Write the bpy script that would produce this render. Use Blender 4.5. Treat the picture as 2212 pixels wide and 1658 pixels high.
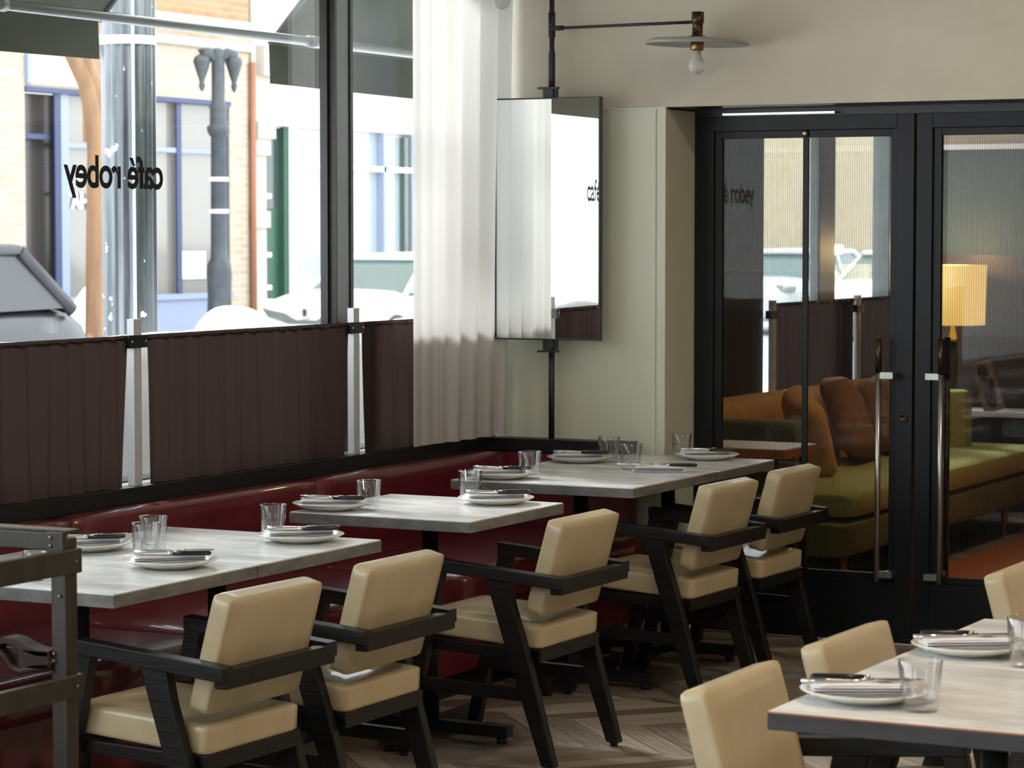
import bpy, bmesh, math, random
from mathutils import Vector, Matrix
random.seed(7)
PI = math.pi
for o in list(bpy.data.objects): bpy.data.objects.remove(o)
SC = bpy.context.scene
COL = SC.collection
# ------------------------------------------------------------ camera
cd = bpy.data.cameras.new('camera'); cam = bpy.data.objects.new('camera', cd); COL.objects.link(cam)
cd.sensor_width = 36.0; cd.sensor_fit = 'HORIZONTAL'
cd.lens = 5737.68/2212*36.0
cd.clip_start = 0.1; cd.clip_end = 500
cam.location = (0, 0, 1.64)
cam.rotation_euler = (math.radians(90-3.2818), 0, math.radians(27.3606))
cd.dof.use_dof = True; cd.dof.focus_distance = 8.3; cd.dof.aperture_fstop = 9.0
SC.camera = cam
# ------------------------------------------------------------ sky, sun, exposure
SC.view_settings.view_transform = 'Standard'; SC.view_settings.look = 'None'
SC.view_settings.gamma = 1.0; SC.view_settings.use_curve_mapping = False
SC.view_settings.exposure = 0.32
SC.cycles.use_denoising = True
SC.cycles.max_bounces = 10; SC.cycles.diffuse_bounces = 4; SC.cycles.glossy_bounces = 5
SC.cycles.transmission_bounces = 10; SC.cycles.transparent_max_bounces = 16
SC.cycles.sample_clamp_indirect = 6.0; SC.cycles.blur_glossy = 0.5
W = bpy.data.worlds.new('sky'); SC.world = W; W.use_nodes = True
bg = W.node_tree.nodes['Background']
bg.inputs[0].default_value = (0.90, 0.96, 1.0, 1); bg.inputs[1].default_value = 4.4
sl = bpy.data.lights.new('sun', 'SUN'); sl.energy = 8.0; sl.angle = 0.25; sl.color = (1.0, 0.975, 0.94)
sun = bpy.data.objects.new('sun', sl); COL.objects.link(sun)
sun.rotation_euler = Vector((1.0, -0.45, -0.82)).to_track_quat('-Z','Y').to_euler()   # hazy sun over the far roofs, under our awnings
# added warm fill lights under the ceiling, no fixtures seen
def fill_lamp(name, loc, size, power, color):
    l = bpy.data.lights.new(name, 'AREA'); l.shape = 'DISK'; l.size = size; l.energy = power; l.color = color
    o = bpy.data.objects.new(name, l); COL.objects.link(o); o.location = loc; return o
fill_lamp('added_fill', (-0.6, 4.4, 3.52), 0.6, 45, (1.0, 0.80, 0.58))
fill_lamp('added_fill', (-1.2, 7.6, 3.52), 0.5, 30, (1.0, 0.82, 0.62))
fill_lamp('lounge_added_fill', (-3.4, 12.2, 2.95), 0.4, 22, (1.0, 0.68, 0.36))  # added warm fill in the lounge, no such lamp seen there

# ------------------------------------------------------------ materials
def mat(name, color, rough=0.5, metal=0.0, spec=0.5, coat=0.0, emis=None, estr=0.0, trans=0.0):
    m = bpy.data.materials.new(name); m.use_nodes = True
    b = m.node_tree.nodes['Principled BSDF']
    b.inputs['Base Color'].default_value = (*color, 1); b.inputs['Roughness'].default_value = rough
    b.inputs['Metallic'].default_value = metal; b.inputs['Specular IOR Level'].default_value = spec
    b.inputs['Coat Weight'].default_value = coat
    if emis: b.inputs['Emission Color'].default_value = (*emis, 1); b.inputs['Emission Strength'].default_value = estr
    return m
def nodes(m): return m.node_tree.nodes, m.node_tree.links, m.node_tree.nodes['Principled BSDF']
def noisy(m, c1, c2, scale=(5,5,5), detail=6, rough=0.6, lo=0.35, hi=0.65, bump=0.0, coords='Object', rvar=None):
    N, L, b = nodes(m)
    tc = N.new('ShaderNodeTexCoord'); mp = N.new('ShaderNodeMapping'); mp.inputs['Scale'].default_value = scale
    L.new(tc.outputs[coords], mp.inputs[0])
    n = N.new('ShaderNodeTexNoise'); n.inputs['Scale'].default_value = 1; n.inputs['Detail'].default_value = detail
    n.inputs['Roughness'].default_value = rough
    L.new(mp.outputs[0], n.inputs['Vector'])
    r = N.new('ShaderNodeValToRGB'); r.color_ramp.elements[0].position = lo; r.color_ramp.elements[1].position = hi
    r.color_ramp.elements[0].color = (*c1, 1); r.color_ramp.elements[1].color = (*c2, 1)
    L.new(n.outputs[0], r.inputs[0]); L.new(r.outputs[0], b.inputs['Base Color'])
    if bump:
        bp = N.new('ShaderNodeBump'); bp.inputs['Strength'].default_value = bump; bp.inputs['Distance'].default_value = 0.01
        L.new(n.outputs[0], bp.inputs['Height']); L.new(bp.outputs[0], b.inputs['Normal'])
    if rvar:
        mr = N.new('ShaderNodeMapRange'); mr.inputs['To Min'].default_value = rvar[0]; mr.inputs['To Max'].default_value = rvar[1]
        L.new(n.outputs[0], mr.inputs[0]); L.new(mr.outputs[0], b.inputs['Roughness'])
    return m
def N_mat(name, c1, c2, **k):
    kk = {x: k.pop(x) for x in ('metal', 'spec', 'coat') if x in k}; r = k.pop('r', 0.5)
    return noisy(mat(name, c1, r, **kk), c1, c2, **k)
M = {}
M['cream'] = N_mat('cream_leather', (0.50,0.405,0.245), (0.57,0.47,0.30), r=0.36, coat=0.3, scale=(9,9,9), bump=0.05)
M['burgundy'] = N_mat('burgundy_leather', (0.115,0.008,0.017), (0.155,0.013,0.025), r=0.36, coat=0.5, scale=(7,7,7), bump=0.10)
M['ebony'] = N_mat('ebonised_wood', (0.004,0.0036,0.0036), (0.012,0.011,0.011), r=0.42, spec=0.35, scale=(6,60,60), bump=0.15)
M['blackmetal'] = mat('black_metal', (0.010,0.011,0.013), 0.38)
M['blackpaint'] = N_mat('black_paint', (0.005,0.006,0.009), (0.008,0.010,0.014), r=0.42, spec=0.3, scale=(3,3,3))
M['ledge'] = mat('black_ledge_paint', (0.006,0.006,0.007), 0.45)
M['top'] = N_mat('zinc_table_top', (0.62,0.64,0.66), (0.88,0.89,0.89), r=0.2, scale=(3.5,9,5), detail=9, lo=0.40, hi=0.66, rvar=(0.12,0.34), spec=0.65)
M['edge'] = N_mat('zinc_table_edge', (0.12,0.122,0.128), (0.24,0.235,0.225), r=0.35, scale=(9,9,30), detail=8, metal=0.25)
M['copper'] = mat('worn_copper_line', (0.42,0.15,0.07), 0.5)
M['plate'] = mat('cream_stoneware', (0.80,0.79,0.72), 0.18, coat=0.4)
M['linen'] = N_mat('white_linen', (0.78,0.79,0.82), (0.84,0.85,0.87), r=0.85, scale=(60,60,60), bump=0.1)
M['stripe'] = mat('navy_stripe', (0.03,0.04,0.09), 0.85)
M['steel'] = mat('polished_steel', (0.62,0.62,0.62), 0.16, metal=1.0)
M['satin'] = mat('satin_steel', (0.50,0.49,0.47), 0.32, metal=1.0)
M['barmetal'] = mat('weathered_steel_bar', (0.16,0.17,0.18), 0.35, metal=0.4)
M['greymetal'] = mat('pale_grey_metal', (0.62,0.64,0.67), 0.35, metal=0.2)
M['knife'] = mat('black_knife_handle', (0.012,0.011,0.014), 0.25)
M['bronze'] = N_mat('dark_bronze', (0.05,0.032,0.020), (0.10,0.06,0.035), r=0.3, scale=(20,20,20), metal=0.8)
M['brass'] = mat('aged_brass', (0.30,0.20,0.08), 0.35, metal=0.9)
M['poleblue'] = mat('gunmetal_rod', (0.035,0.038,0.044), 0.38, metal=0.5)
M['shadegrey'] = mat('grey_enamel', (0.34,0.34,0.31), 0.35)
M['mirror'] = mat('mirror_glass', (0.93,0.95,0.94), 0.0, metal=1.0)
M['plaster'] = N_mat('beige_plaster', (0.52,0.475,0.38), (0.67,0.62,0.525), r=0.85, scale=(0.9,0.9,1.4), detail=9, lo=0.3, hi=0.72)
M['panel'] = N_mat('pale_sage_panel', (0.68,0.70,0.57), (0.71,0.73,0.60), r=0.6, scale=(2,2,2))
M['ceil'] = mat('ceiling_paint', (0.45,0.43,0.38), 0.9)
M['roomwall'] = mat('tan_wall_paint', (0.42,0.34,0.24), 0.9)
M['white'] = mat('white_paint', (0.78,0.79,0.80), 0.5)
M['mullion'] = N_mat('bronze_grey_mullion', (0.085,0.095,0.092), (0.12,0.13,0.125), r=0.4, scale=(2,2,3), metal=0.2)
M['mulldark'] = mat('dark_mullion_gasket', (0.012,0.010,0.008), 0.5)
M['text'] = mat('black_vinyl', (0.003,0.003,0.003), 0.6)
M['lounge'] = mat('navy_black_wall', (0.018,0.020,0.028), 0.6)
M['loungegreen'] = mat('dark_green_wall', (0.045,0.062,0.052), 0.7)
M['loungebrown'] = mat('dark_brown_panel', (0.045,0.024,0.015), 0.5)
M['loungetan'] = mat('tan_band', (0.52,0.36,0.22), 0.7)
M['sofagreen'] = N_mat('olive_wool', (0.10,0.115,0.035), (0.15,0.165,0.055), r=0.95, scale=(60,60,60))
M['sofalime'] = N_mat('lime_wool', (0.30,0.31,0.09), (0.40,0.40,0.13), r=0.95, scale=(60,60,60))
M['ochre'] = N_mat('orange_lit_tan', (0.44,0.23,0.06), (0.55,0.30,0.09), r=0.9, scale=(14,14,14))  # tan cloth with the orange light on it put into the colour
M['brownpillow'] = N_mat('brown_pillow', (0.20,0.105,0.045), (0.26,0.14,0.06), r=0.9, scale=(14,14,14))
M['rug'] = N_mat('rust_rug', (0.30,0.085,0.03), (0.42,0.13,0.05), r=0.95, scale=(40,40,40))
M['orange'] = mat('orange_wood', (0.42,0.12,0.03), 0.35)
M['gold'] = mat('gold_base', (0.75,0.55,0.20), 0.22, metal=0.9)
M['lampshade'] = mat('yellow_shade', (0.75,0.55,0.22), 0.8, emis=(1.0,0.62,0.17), estr=0.85)
M['picture'] = mat('tan_print', (0.28,0.18,0.13), 0.5)
M['darkblot'] = mat('dark_print_shape', (0.03,0.02,0.02), 0.5)
M['stand'] = N_mat('weathered_bronze_wood', (0.020,0.017,0.012), (0.042,0.036,0.026), r=0.38, scale=(30,30,6), bump=0.1)
M['strap'] = N_mat('brown_strap_leather', (0.020,0.009,0.006), (0.038,0.018,0.010), r=0.6, spec=0.3, scale=(20,20,20))
M['rivet'] = mat('rivet', (0.25,0.24,0.21), 0.3, metal=0.9)
M['snow'] = mat('snow', (0.88,0.90,0.93), 0.8)
M['road'] = N_mat('salted_road', (0.60,0.60,0.62), (0.80,0.81,0.83), r=0.9, scale=(0.3,0.3,0.3))
M['awning'] = N_mat('dark_green_canvas', (0.022,0.032,0.020), (0.038,0.052,0.034), r=0.8, scale=(3,3,3))
M['flute'] = N_mat('grey_painted_steel', (0.065,0.075,0.085), (0.16,0.175,0.195), r=0.28, scale=(9,9,0.8), metal=0.4, lo=0.4, hi=0.6)
M['lamppost'] = N_mat('blue_grey_iron', (0.022,0.027,0.034), (0.040,0.047,0.056), r=0.5, scale=(6,6,6))
M['tanwood'] = N_mat('tan_timber', (0.15,0.075,0.035), (0.24,0.13,0.06), r=0.6, scale=(9,9,1.0))
M['blueframe'] = mat('blue_shopfront_paint', (0.014,0.026,0.085), 0.5)
M['blueframe_light'] = mat('pale_blue_paint', (0.20,0.23,0.34), 0.5)
M['green'] = mat('green_door_paint', (0.006,0.055,0.032), 0.4)
M['greendark'] = mat('dark_green_glass', (0.03,0.05,0.045), 0.15)
M['shopglass'] = mat('shop_window_glass', (0.19,0.172,0.155), 0.12, spec=0.6)
M['shopglass_blue'] = mat('pale_shop_window_glass', (0.25,0.29,0.31), 0.15, spec=0.6)
M['shopdark'] = mat('dark_shop_interior', (0.045,0.036,0.034), 0.25)
M['stone'] = mat('cream_stone', (0.40,0.365,0.32), 0.8)
M['terracotta'] = N_mat('terracotta_stone', (0.62,0.34,0.20), (0.74,0.45,0.28), r=0.8, scale=(1,1,1))
M['brownstone'] = N_mat('brown_moulding', (0.28,0.17,0.11), (0.50,0.34,0.25), r=0.8, scale=(1,1,2))
M['drain'] = mat('rust_drainpipe', (0.25,0.10,0.05), 0.6)
M['carwhite'] = mat('white_car_paint', (0.74,0.74,0.73), 0.3, coat=0.4)
M['cardark'] = mat('charcoal_car_paint', (0.022,0.021,0.025), 0.4, coat=0.0)
M['cargrille'] = mat('grey_grille', (0.10,0.11,0.11), 0.5)
M['carglass'] = mat('car_glass', (0.10,0.15,0.15), 0.08)
M['carglass_dark'] = mat('tinted_car_glass', (0.012,0.014,0.016), 0.25)
M['tyre'] = mat('tyre_rubber', (0.04,0.04,0.045), 0.8)
M['hub'] = mat('silver_wheel', (0.45,0.46,0.48), 0.3, metal=0.6)
M['headlight'] = mat('amber_lens', (0.62,0.56,0.40), 0.2)
M['red'] = mat('red_paint', (0.65,0.03,0.05), 0.4)
# marks of wear on the fluted pole: chipped white paint
def chips(m, thr=0.69):
    N, L, b = nodes(m)
    src = b.inputs['Base Color'].links[0].from_socket
    tc = N.new('ShaderNodeTexCoord'); n = N.new('ShaderNodeTexNoise'); n.inputs['Scale'].default_value = 13; n.inputs['Detail'].default_value = 5
    L.new(tc.outputs['Object'], n.inputs['Vector'])
    g = N.new('ShaderNodeMath'); g.operation = 'GREATER_THAN'; g.inputs[1].default_value = thr; L.new(n.outputs[0], g.inputs[0])
    mx = N.new('ShaderNodeMixRGB'); L.new(g.outputs[0], mx.inputs[0]); L.new(src, mx.inputs[1]); mx.inputs[2].default_value = (0.8,0.82,0.84,1)
    L.new(mx.outputs[0], b.inputs['Base Color'])
chips(M['flute'], 0.665)
def brick(name, c1, c2, mortar, scale=1.0, axis='yz'):
    m = mat(name, c1, 0.9); N, L, b = nodes(m)
    tc = N.new('ShaderNodeTexCoord'); sp = N.new('ShaderNodeSeparateXYZ'); cb = N.new('ShaderNodeCombineXYZ')
    L.new(tc.outputs['Object'], sp.inputs[0]); L.new(sp.outputs['Y' if axis == 'yz' else 'X'], cb.inputs[0]); L.new(sp.outputs['Z'], cb.inputs[1])
    t = N.new('ShaderNodeTexBrick'); t.inputs['Scale'].default_value = scale
    t.inputs['Brick Width'].default_value = 0.3; t.inputs['Row Height'].default_value = 0.10; t.inputs['Mortar Size'].default_value = 0.008
    t.inputs['Color1'].default_value = (*c1, 1); t.inputs['Color2'].default_value = (*c2, 1); t.inputs['Mortar'].default_value = (*mortar, 1)
    L.new(cb.outputs[0], t.inputs['Vector']); L.new(t.outputs[0], b.inputs['Base Color']); return m
M['brick_cream'] = brick('cream_brick', (0.33,0.26,0.19), (0.385,0.31,0.235), (0.42,0.365,0.305))
M['brick_orange_pale'] = mat('pink_lintel', (0.44,0.34,0.28), 0.8)
M['brick_pale'] = brick('pale_brick', (0.40,0.345,0.28), (0.43,0.38,0.32), (0.43,0.39,0.345))
M['brick_tan'] = brick('tan_brick', (0.34,0.26,0.155), (0.40,0.31,0.20), (0.38,0.32,0.23))
M['brick_orange'] = brick('orange_brick', (0.30,0.15,0.075), (0.35,0.19,0.10), (0.34,0.24,0.16))
def thin_glass(name, tint=(1,1,1), pwr=5.0, base=0.04, mesh=False):
    m = bpy.data.materials.new(name); m.use_nodes = True; N = m.node_tree.nodes; L = m.node_tree.links; N.clear()
    out = N.new('ShaderNodeOutputMaterial'); t = N.new('ShaderNodeBsdfTransparent'); t.inputs[0].default_value = (*tint, 1)
    g = N.new('ShaderNodeBsdfGlossy'); g.inputs['Roughness'].default_value = 0.0
    lw = N.new('ShaderNodeLayerWeight'); lw.inputs[0].default_value = 0.5; mx = N.new('ShaderNodeMixShader')
    pw = N.new('ShaderNodeMath'); pw.operation = 'POWER'; pw.inputs[1].default_value = pwr; L.new(lw.outputs['Facing'], pw.inputs[0])
    f = N.new('ShaderNodeMath'); f.operation = 'MULTIPLY_ADD'; f.inputs[1].default_value = 0.96; f.inputs[2].default_value = base; L.new(pw.outputs[0], f.inputs[0])
    L.new(f.outputs[0], mx.inputs[0]); L.new(t.outputs[0], mx.inputs[1]); L.new(g.outputs[0], mx.inputs[2])
    last = mx
    if mesh:                                      # fine woven wire laminated in the door glass
        tc = N.new('ShaderNodeTexCoord'); sp = N.new('ShaderNodeSeparateXYZ'); L.new(tc.outputs['Object'], sp.inputs[0])
        def stripe(sock, per):
            a = N.new('ShaderNodeMath'); a.operation = 'MULTIPLY'; a.inputs[1].default_value = 2*PI/per; L.new(sock, a.inputs[0])
            s = N.new('ShaderNodeMath'); s.operation = 'SINE'; L.new(a.outputs[0], s.inputs[0]); return s.outputs[0]
        mr = N.new('ShaderNodeMapRange'); mr.inputs['From Min'].default_value = -1; mr.inputs['From Max'].default_value = 1
        mr.inputs['To Min'].default_value = 0.02; mr.inputs['To Max'].default_value = 0.26
        L.new(stripe(sp.outputs['X'], 0.0095), mr.inputs[0])
        d = N.new('ShaderNodeBsdfDiffuse'); d.inputs[0].default_value = (0.035,0.036,0.040,1)
        m2 = N.new('ShaderNodeMixShader'); L.new(mr.outputs[0], m2.inputs[0]); L.new(mx.outputs[0], m2.inputs[1]); L.new(d.outputs[0], m2.inputs[2]); last = m2
    L.new(last.outputs[0], out.inputs[0]); return m
M['pane'] = thin_glass('window_glass', (0.97,0.985,0.98))
M['doorglass'] = thin_glass('wired_door_glass', (0.88,0.90,0.90), mesh=True, base=0.015)
def real_glass_unused():
    m = mat('tumbler_glass', (1,1,1), 0.0); b = m.node_tree.nodes['Principled BSDF']
    b.inputs['Transmission Weight'].default_value = 1.0; b.inputs['IOR'].default_value = 1.47; return m
M['glass'] = thin_glass('tumbler_glass', (0.955,0.96,0.965), pwr=2.2, base=0.06)
def cloth(name, color, transl, tcol, rough=0.9):
    m = bpy.data.materials.new(name); m.use_nodes = True; N = m.node_tree.nodes; L = m.node_tree.links; N.clear()
    out = N.new('ShaderNodeOutputMaterial'); d = N.new('ShaderNodeBsdfDiffuse'); d.inputs[0].default_value = (*color, 1)
    t = N.new('ShaderNodeBsdfTranslucent'); t.inputs[0].default_value = (*tcol, 1); mx = N.new('ShaderNodeMixShader'); mx.inputs[0].default_value = transl
    tc = N.new('ShaderNodeTexCoord'); mp = N.new('ShaderNodeMapping'); mp.inputs['Scale'].default_value = (60,60,400)
    n = N.new('ShaderNodeTexNoise'); n.inputs['Scale'].default_value = 1; L.new(tc.outputs['Object'], mp.inputs[0]); L.new(mp.outputs[0], n.inputs['Vector'])
    bp = N.new('ShaderNodeBump'); bp.inputs['Strength'].default_value = 0.15; bp.inputs['Distance'].default_value = 0.002; L.new(n.outputs[0], bp.inputs['Height'])
    L.new(bp.outputs[0], d.inputs['Normal'])
    L.new(d.outputs[0], mx.inputs[1]); L.new(t.outputs[0], mx.inputs[2]); L.new(mx.outputs[0], out.inputs[0]); return m
M['sheer'] = cloth('white_sheer_linen', (0.68,0.67,0.66), 0.30, (0.70,0.69,0.68))
M['cafe'] = cloth('brown_linen', (0.032,0.021,0.020), 0.13, (0.075,0.050,0.044))
def chevron_floor():
    m = mat('herringbone_oak', (0.3,0.25,0.2), 0.4); N, L, b = nodes(m)
    def mt(op, a, bb=None):
        n = N.new('ShaderNodeMath'); n.operation = op
        for i, v in enumerate((a, bb)):
            if v is None: continue
            if isinstance(v, (int, float)): n.inputs[i].default_value = v
            else: L.new(v, n.inputs[i])
        return n.outputs[0]
    tc = N.new('ShaderNodeTexCoord'); sp = N.new('ShaderNodeSeparateXYZ'); L.new(tc.outputs['Object'], sp.inputs[0])
    X, Y = sp.outputs['X'], sp.outputs['Y']
    cw, pw = 0.42, 0.13
    col = mt('FLOOR', mt('DIVIDE', Y, cw))
    fr = mt('PINGPONG', Y, cw)
    v = mt('DIVIDE', mt('ADD', X, mt('MULTIPLY', fr, 0.95)), pw)
    idx = mt('FLOOR', v); f = mt('FRACT', v)
    wn = N.new('ShaderNodeTexWhiteNoise'); wn.noise_dimensions = '2D'; cb = N.new('ShaderNodeCombineXYZ'); L.new(idx, cb.inputs[0]); L.new(col, cb.inputs[1]); L.new(cb.outputs[0], wn.inputs['Vector'])
    g = N.new('ShaderNodeCombineXYZ'); L.new(mt('MULTIPLY', v, 7.0), g.inputs[0]); L.new(mt('MULTIPLY', fr, 3.0), g.inputs[1]); L.new(mt('MULTIPLY', idx, 3.7), g.inputs[2])
    n = N.new('ShaderNodeTexNoise'); n.inputs['Scale'].default_value = 1.3; n.inputs['Detail'].default_value = 8; n.inputs['Distortion'].default_value = 1.4; L.new(g.outputs[0], n.inputs['Vector'])
    s = mt('ADD', mt('MULTIPLY', wn.outputs['Value'], 0.42), mt('MULTIPLY', n.outputs[0], 0.6))
    r = N.new('ShaderNodeValToRGB'); r.color_ramp.elements[0].position = 0.2; r.color_ramp.elements[1].position = 0.8
    r.color_ramp.elements[0].color = (0.10,0.075,0.052,1); r.color_ramp.elements[1].color = (0.44,0.38,0.30,1)
    L.new(s, r.inputs[0])
    gap = mt('LESS_THAN', f, 0.03); mx = N.new('ShaderNodeMixRGB'); L.new(gap, mx.inputs[0]); L.new(r.outputs[0], mx.inputs[1]); mx.inputs[2].default_value = (0.03,0.022,0.016,1)
    L.new(mx.outputs[0], b.inputs['Base Color'])
    mr = N.new('ShaderNodeMapRange'); mr.inputs['To Min'].default_value = 0.25; mr.inputs['To Max'].default_value = 0.5; L.new(n.outputs[0], mr.inputs[0]); L.new(mr.outputs[0], b.inputs['Roughness'])
    bp = N.new('ShaderNodeBump'); bp.inputs['Strength'].default_value = 0.25; bp.inputs['Distance'].default_value = 0.004; L.new(n.outputs[0], bp.inputs['Height']); L.new(bp.outputs[0], b.inputs['Normal'])
    return m
M['floor'] = chevron_floor()

# ------------------------------------------------------------ mesh helpers
class MB:
    def __init__(s): s.bm = bmesh.new()
    def add(s, vs, fs, mtx=None, smooth=False):
        bv = [s.bm.verts.new(mtx @ Vector(v) if mtx else Vector(v)) for v in vs]
        for f in fs:
            try:
                q = s.bm.faces.new([bv[i] for i in f]); q.smooth = smooth
            except ValueError: pass
        return s
    def box(s, a, b, mtx=None):
        x0,y0,z0 = a; x1,y1,z1 = b
        return s.add([(x0,y0,z0),(x1,y0,z0),(x1,y1,z0),(x0,y1,z0),(x0,y0,z1),(x1,y0,z1),(x1,y1,z1),(x0,y1,z1)],
                     [(3,2,1,0),(4,5,6,7),(0,1,5,4),(1,2,6,5),(2,3,7,6),(3,0,4,7)], mtx)
    def prism(s, poly, axis, a, b, mtx=None):        # poly in the plane across axis, extruded a..b
        def P(p, t): return {'x':(t,p[0],p[1]), 'y':(p[0],t,p[1]), 'z':(p[0],p[1],t)}[axis]
        n = len(poly); vs = [P(p,a) for p in poly]+[P(p,b) for p in poly]
        fs = [tuple(range(n-1,-1,-1)), tuple(range(n,2*n))]+[(i,(i+1)%n,(i+1)%n+n,i+n) for i in range(n)]
        return s.add(vs, fs, mtx)
    def tube(s, pts, r, seg=12, caps=True, mtx=None):
        pts = [Vector(p) for p in pts]; n = len(pts); rs = r if isinstance(r,(list,tuple)) else [r]*n
        vs = []; fs = []
        for i,p in enumerate(pts):
            d = (pts[min(i+1,n-1)]-pts[max(i-1,0)]).normalized()
            u = d.cross(Vector((0,0,1)) if abs(d.z)<0.95 else Vector((0,1,0))).normalized(); w = d.cross(u)
            for k in range(seg):
                a = 2*PI*k/seg; vs.append(p+(u*math.cos(a)+w*math.sin(a))*rs[i])
        for i in range(n-1):
            for k in range(seg): fs.append((i*seg+k, i*seg+(k+1)%seg, (i+1)*seg+(k+1)%seg, (i+1)*seg+k))
        if caps: fs += [tuple(range(seg-1,-1,-1)), tuple((n-1)*seg+k for k in range(seg))]
        return s.add(vs, fs, mtx, True)
    def lathe(s, prof, seg=32, mtx=None, sx=1, sy=1, flute=0, nf=0):
        n = len(prof); vs = []; fs = []
        for r,z in prof:
            for k in range(seg):
                a = 2*PI*k/seg; rr = r*(1+flute*math.cos(nf*a)) if flute else r
                vs.append((rr*math.cos(a)*sx, rr*math.sin(a)*sy, z))
        for i in range(n-1):
            for k in range(seg): fs.append((i*seg+k, i*seg+(k+1)%seg, (i+1)*seg+(k+1)%seg, (i+1)*seg+k))
        if prof[0][0] > 1e-6: fs.append(tuple(range(seg-1,-1,-1)))
        if prof[-1][0] > 1e-6: fs.append(tuple((n-1)*seg+k for k in range(seg)))
        s.add(vs, fs, mtx, True); bmesh.ops.remove_doubles(s.bm, verts=s.bm.verts, dist=1e-6); return s
    def cushion(s, size, r, crown=0.0, cuts=9, mtx=None, wob=0.0, seed=1):
        hx,hy,hz = size[0]/2, size[1]/2, size[2]/2; rnd = random.Random(seed)
        ph = [rnd.uniform(0,6) for _ in range(6)]
        t = bmesh.new(); bmesh.ops.create_cube(t, size=2)
        bmesh.ops.subdivide_edges(t, edges=t.edges, cuts=cuts, use_grid_fill=True)
        vs = []
        for v in t.verts:
            # concentrate the cuts near the edges so the rounding is smooth
            q = [math.copysign(abs(c)**0.55, c) if abs(c) > 1e-6 else 0 for c in v.co]
            p = Vector((q[0]*hx, q[1]*hy, q[2]*hz)); R = (min(r,hx), min(r,hy), min(r,hz))
            inn = Vector((max(-hx+R[0],min(hx-R[0],p.x)), max(-hy+R[1],min(hy-R[1],p.y)), max(-hz+R[2],min(hz-R[2],p.z))))
            d = p-inn
            if d.length > 1e-9:
                e = Vector((d.x/R[0], d.y/R[1], d.z/R[2])); 
                if e.length > 1: e.normalize()
                p = inn+Vector((e.x*R[0], e.y*R[1], e.z*R[2]))
            k = (1-(p.x/hx)**2)*(1-(p.y/hy)**2)
            p.z += crown*k*(1 if v.co.z > 0 else 0.15*(v.co.z < -.99)*0)
            if crown and abs(v.co.z) < 0.999:
                ex = 1+0.0*crown; p.x *= ex
            if wob: p += Vector((math.sin(p.y*11/hy*.3+ph[0])*wob, math.sin(p.z*9/hz*.3+ph[1])*wob*.6, math.sin(p.x*3/hx+ph[2])*math.cos(p.y*3/hy+ph[3])*wob))
            vs.append(p)
        fs = [tuple(v.index for v in f.verts) for f in t.faces]
        t.verts.index_update(); t.free()
        return s.add(vs, fs, mtx, True)
    def done(s, name, m, parent=None, loc=None, rot=None, bevel=0.0, seg=2, smooth=False, norm=True):
        if norm: bmesh.ops.recalc_face_normals(s.bm, faces=s.bm.faces)
        me = bpy.data.meshes.new(name); s.bm.to_mesh(me); s.bm.free()
        if smooth:
            for p in me.polygons: p.use_smooth = True
        me.materials.append(m if isinstance(m, bpy.types.Material) else M[m])
        o = bpy.data.objects.new(name, me); COL.objects.link(o)
        if parent: o.parent = parent
        if loc: o.location = loc
        if rot is not None: o.rotation_euler = rot if isinstance(rot, tuple) else (0,0,rot)
        if bevel:
            b = o.modifiers.new('bevel','BEVEL'); b.width = bevel; b.segments = seg; b.limit_method = 'ANGLE'; b.angle_limit = math.radians(40)
            for p in me.polygons: p.use_smooth = True
            b.harden_normals = True
        return o
def tag(o, label, cat, group=None, kind=None):
    o['label'] = label; o['category'] = cat
    if group: o['group'] = group
    if kind: o['kind'] = kind
    return o
def thing(name, label, cat, loc=(0,0,0), rz=0.0, group=None, kind=None):
    o = bpy.data.objects.new(name, None); COL.objects.link(o); o.location = loc; o.rotation_euler = (0,0,rz); o.empty_display_size = 0.05
    return tag(o, label, cat, group, kind)
def copy_tree(o, parent=None):
    c = o.copy(); COL.objects.link(c)
    if parent: c.parent = parent
    for ch in list(o.children): copy_tree(ch, c)
    return c
def S(o, label, cat): return tag(o, label, cat, kind='structure')
def place(proto, used, loc, rz, label, group):
    o = proto if not used[0] else copy_tree(proto); used[0] = True
    o.location = loc; o.rotation_euler = (0,0,rz); tag(o, label, proto['category'], group); return o
def rotY(a): return Matrix.Rotation(a, 4, 'Y')
def T(x,y,z): return Matrix.Translation((x,y,z))

# ------------------------------------------------------------ room shell
YW, YD = 9.715, 10.017         # far wall face, door plane
S(MB().box((-5.45,-3.2,-0.10),(3.8,17,0.0)).done('floor','floor'), 'worn brown oak floor laid in a chevron pattern', 'floor')
S(MB().box((-5.45,-3.2,3.6),(3.8,10.2,3.75)).done('ceiling','ceil'), 'pale ceiling of the dining room', 'ceiling')
S(MB().box((-5.45,10.2,3.05),(3.8,17,3.2)).done('ceiling','lounge'), 'dark ceiling of the lounge behind the doors', 'ceiling')
# window wall
w = MB().box((-5.40,-3.2,0),(-5.16,9.75,0.795)).box((-5.45,-3.2,3.22),(-5.22,10.1,3.6)).box((-5.45,9.82,0),(-5.12,10.2,3.6))
S(w.done('wall_left','panel'), 'low wall under the long street window', 'wall')
w = MB().box((-5.45,10.2,0),(-5.16,12.80,3.05)).box((-5.40,12.80,0),(-5.20,17,0.735)).box((-5.40,12.80,2.7),(-5.20,17,3.05))
S(w.done('wall_left','lounge'), 'navy black pier beside the lounge window, seen through the glass door', 'wall')
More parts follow.
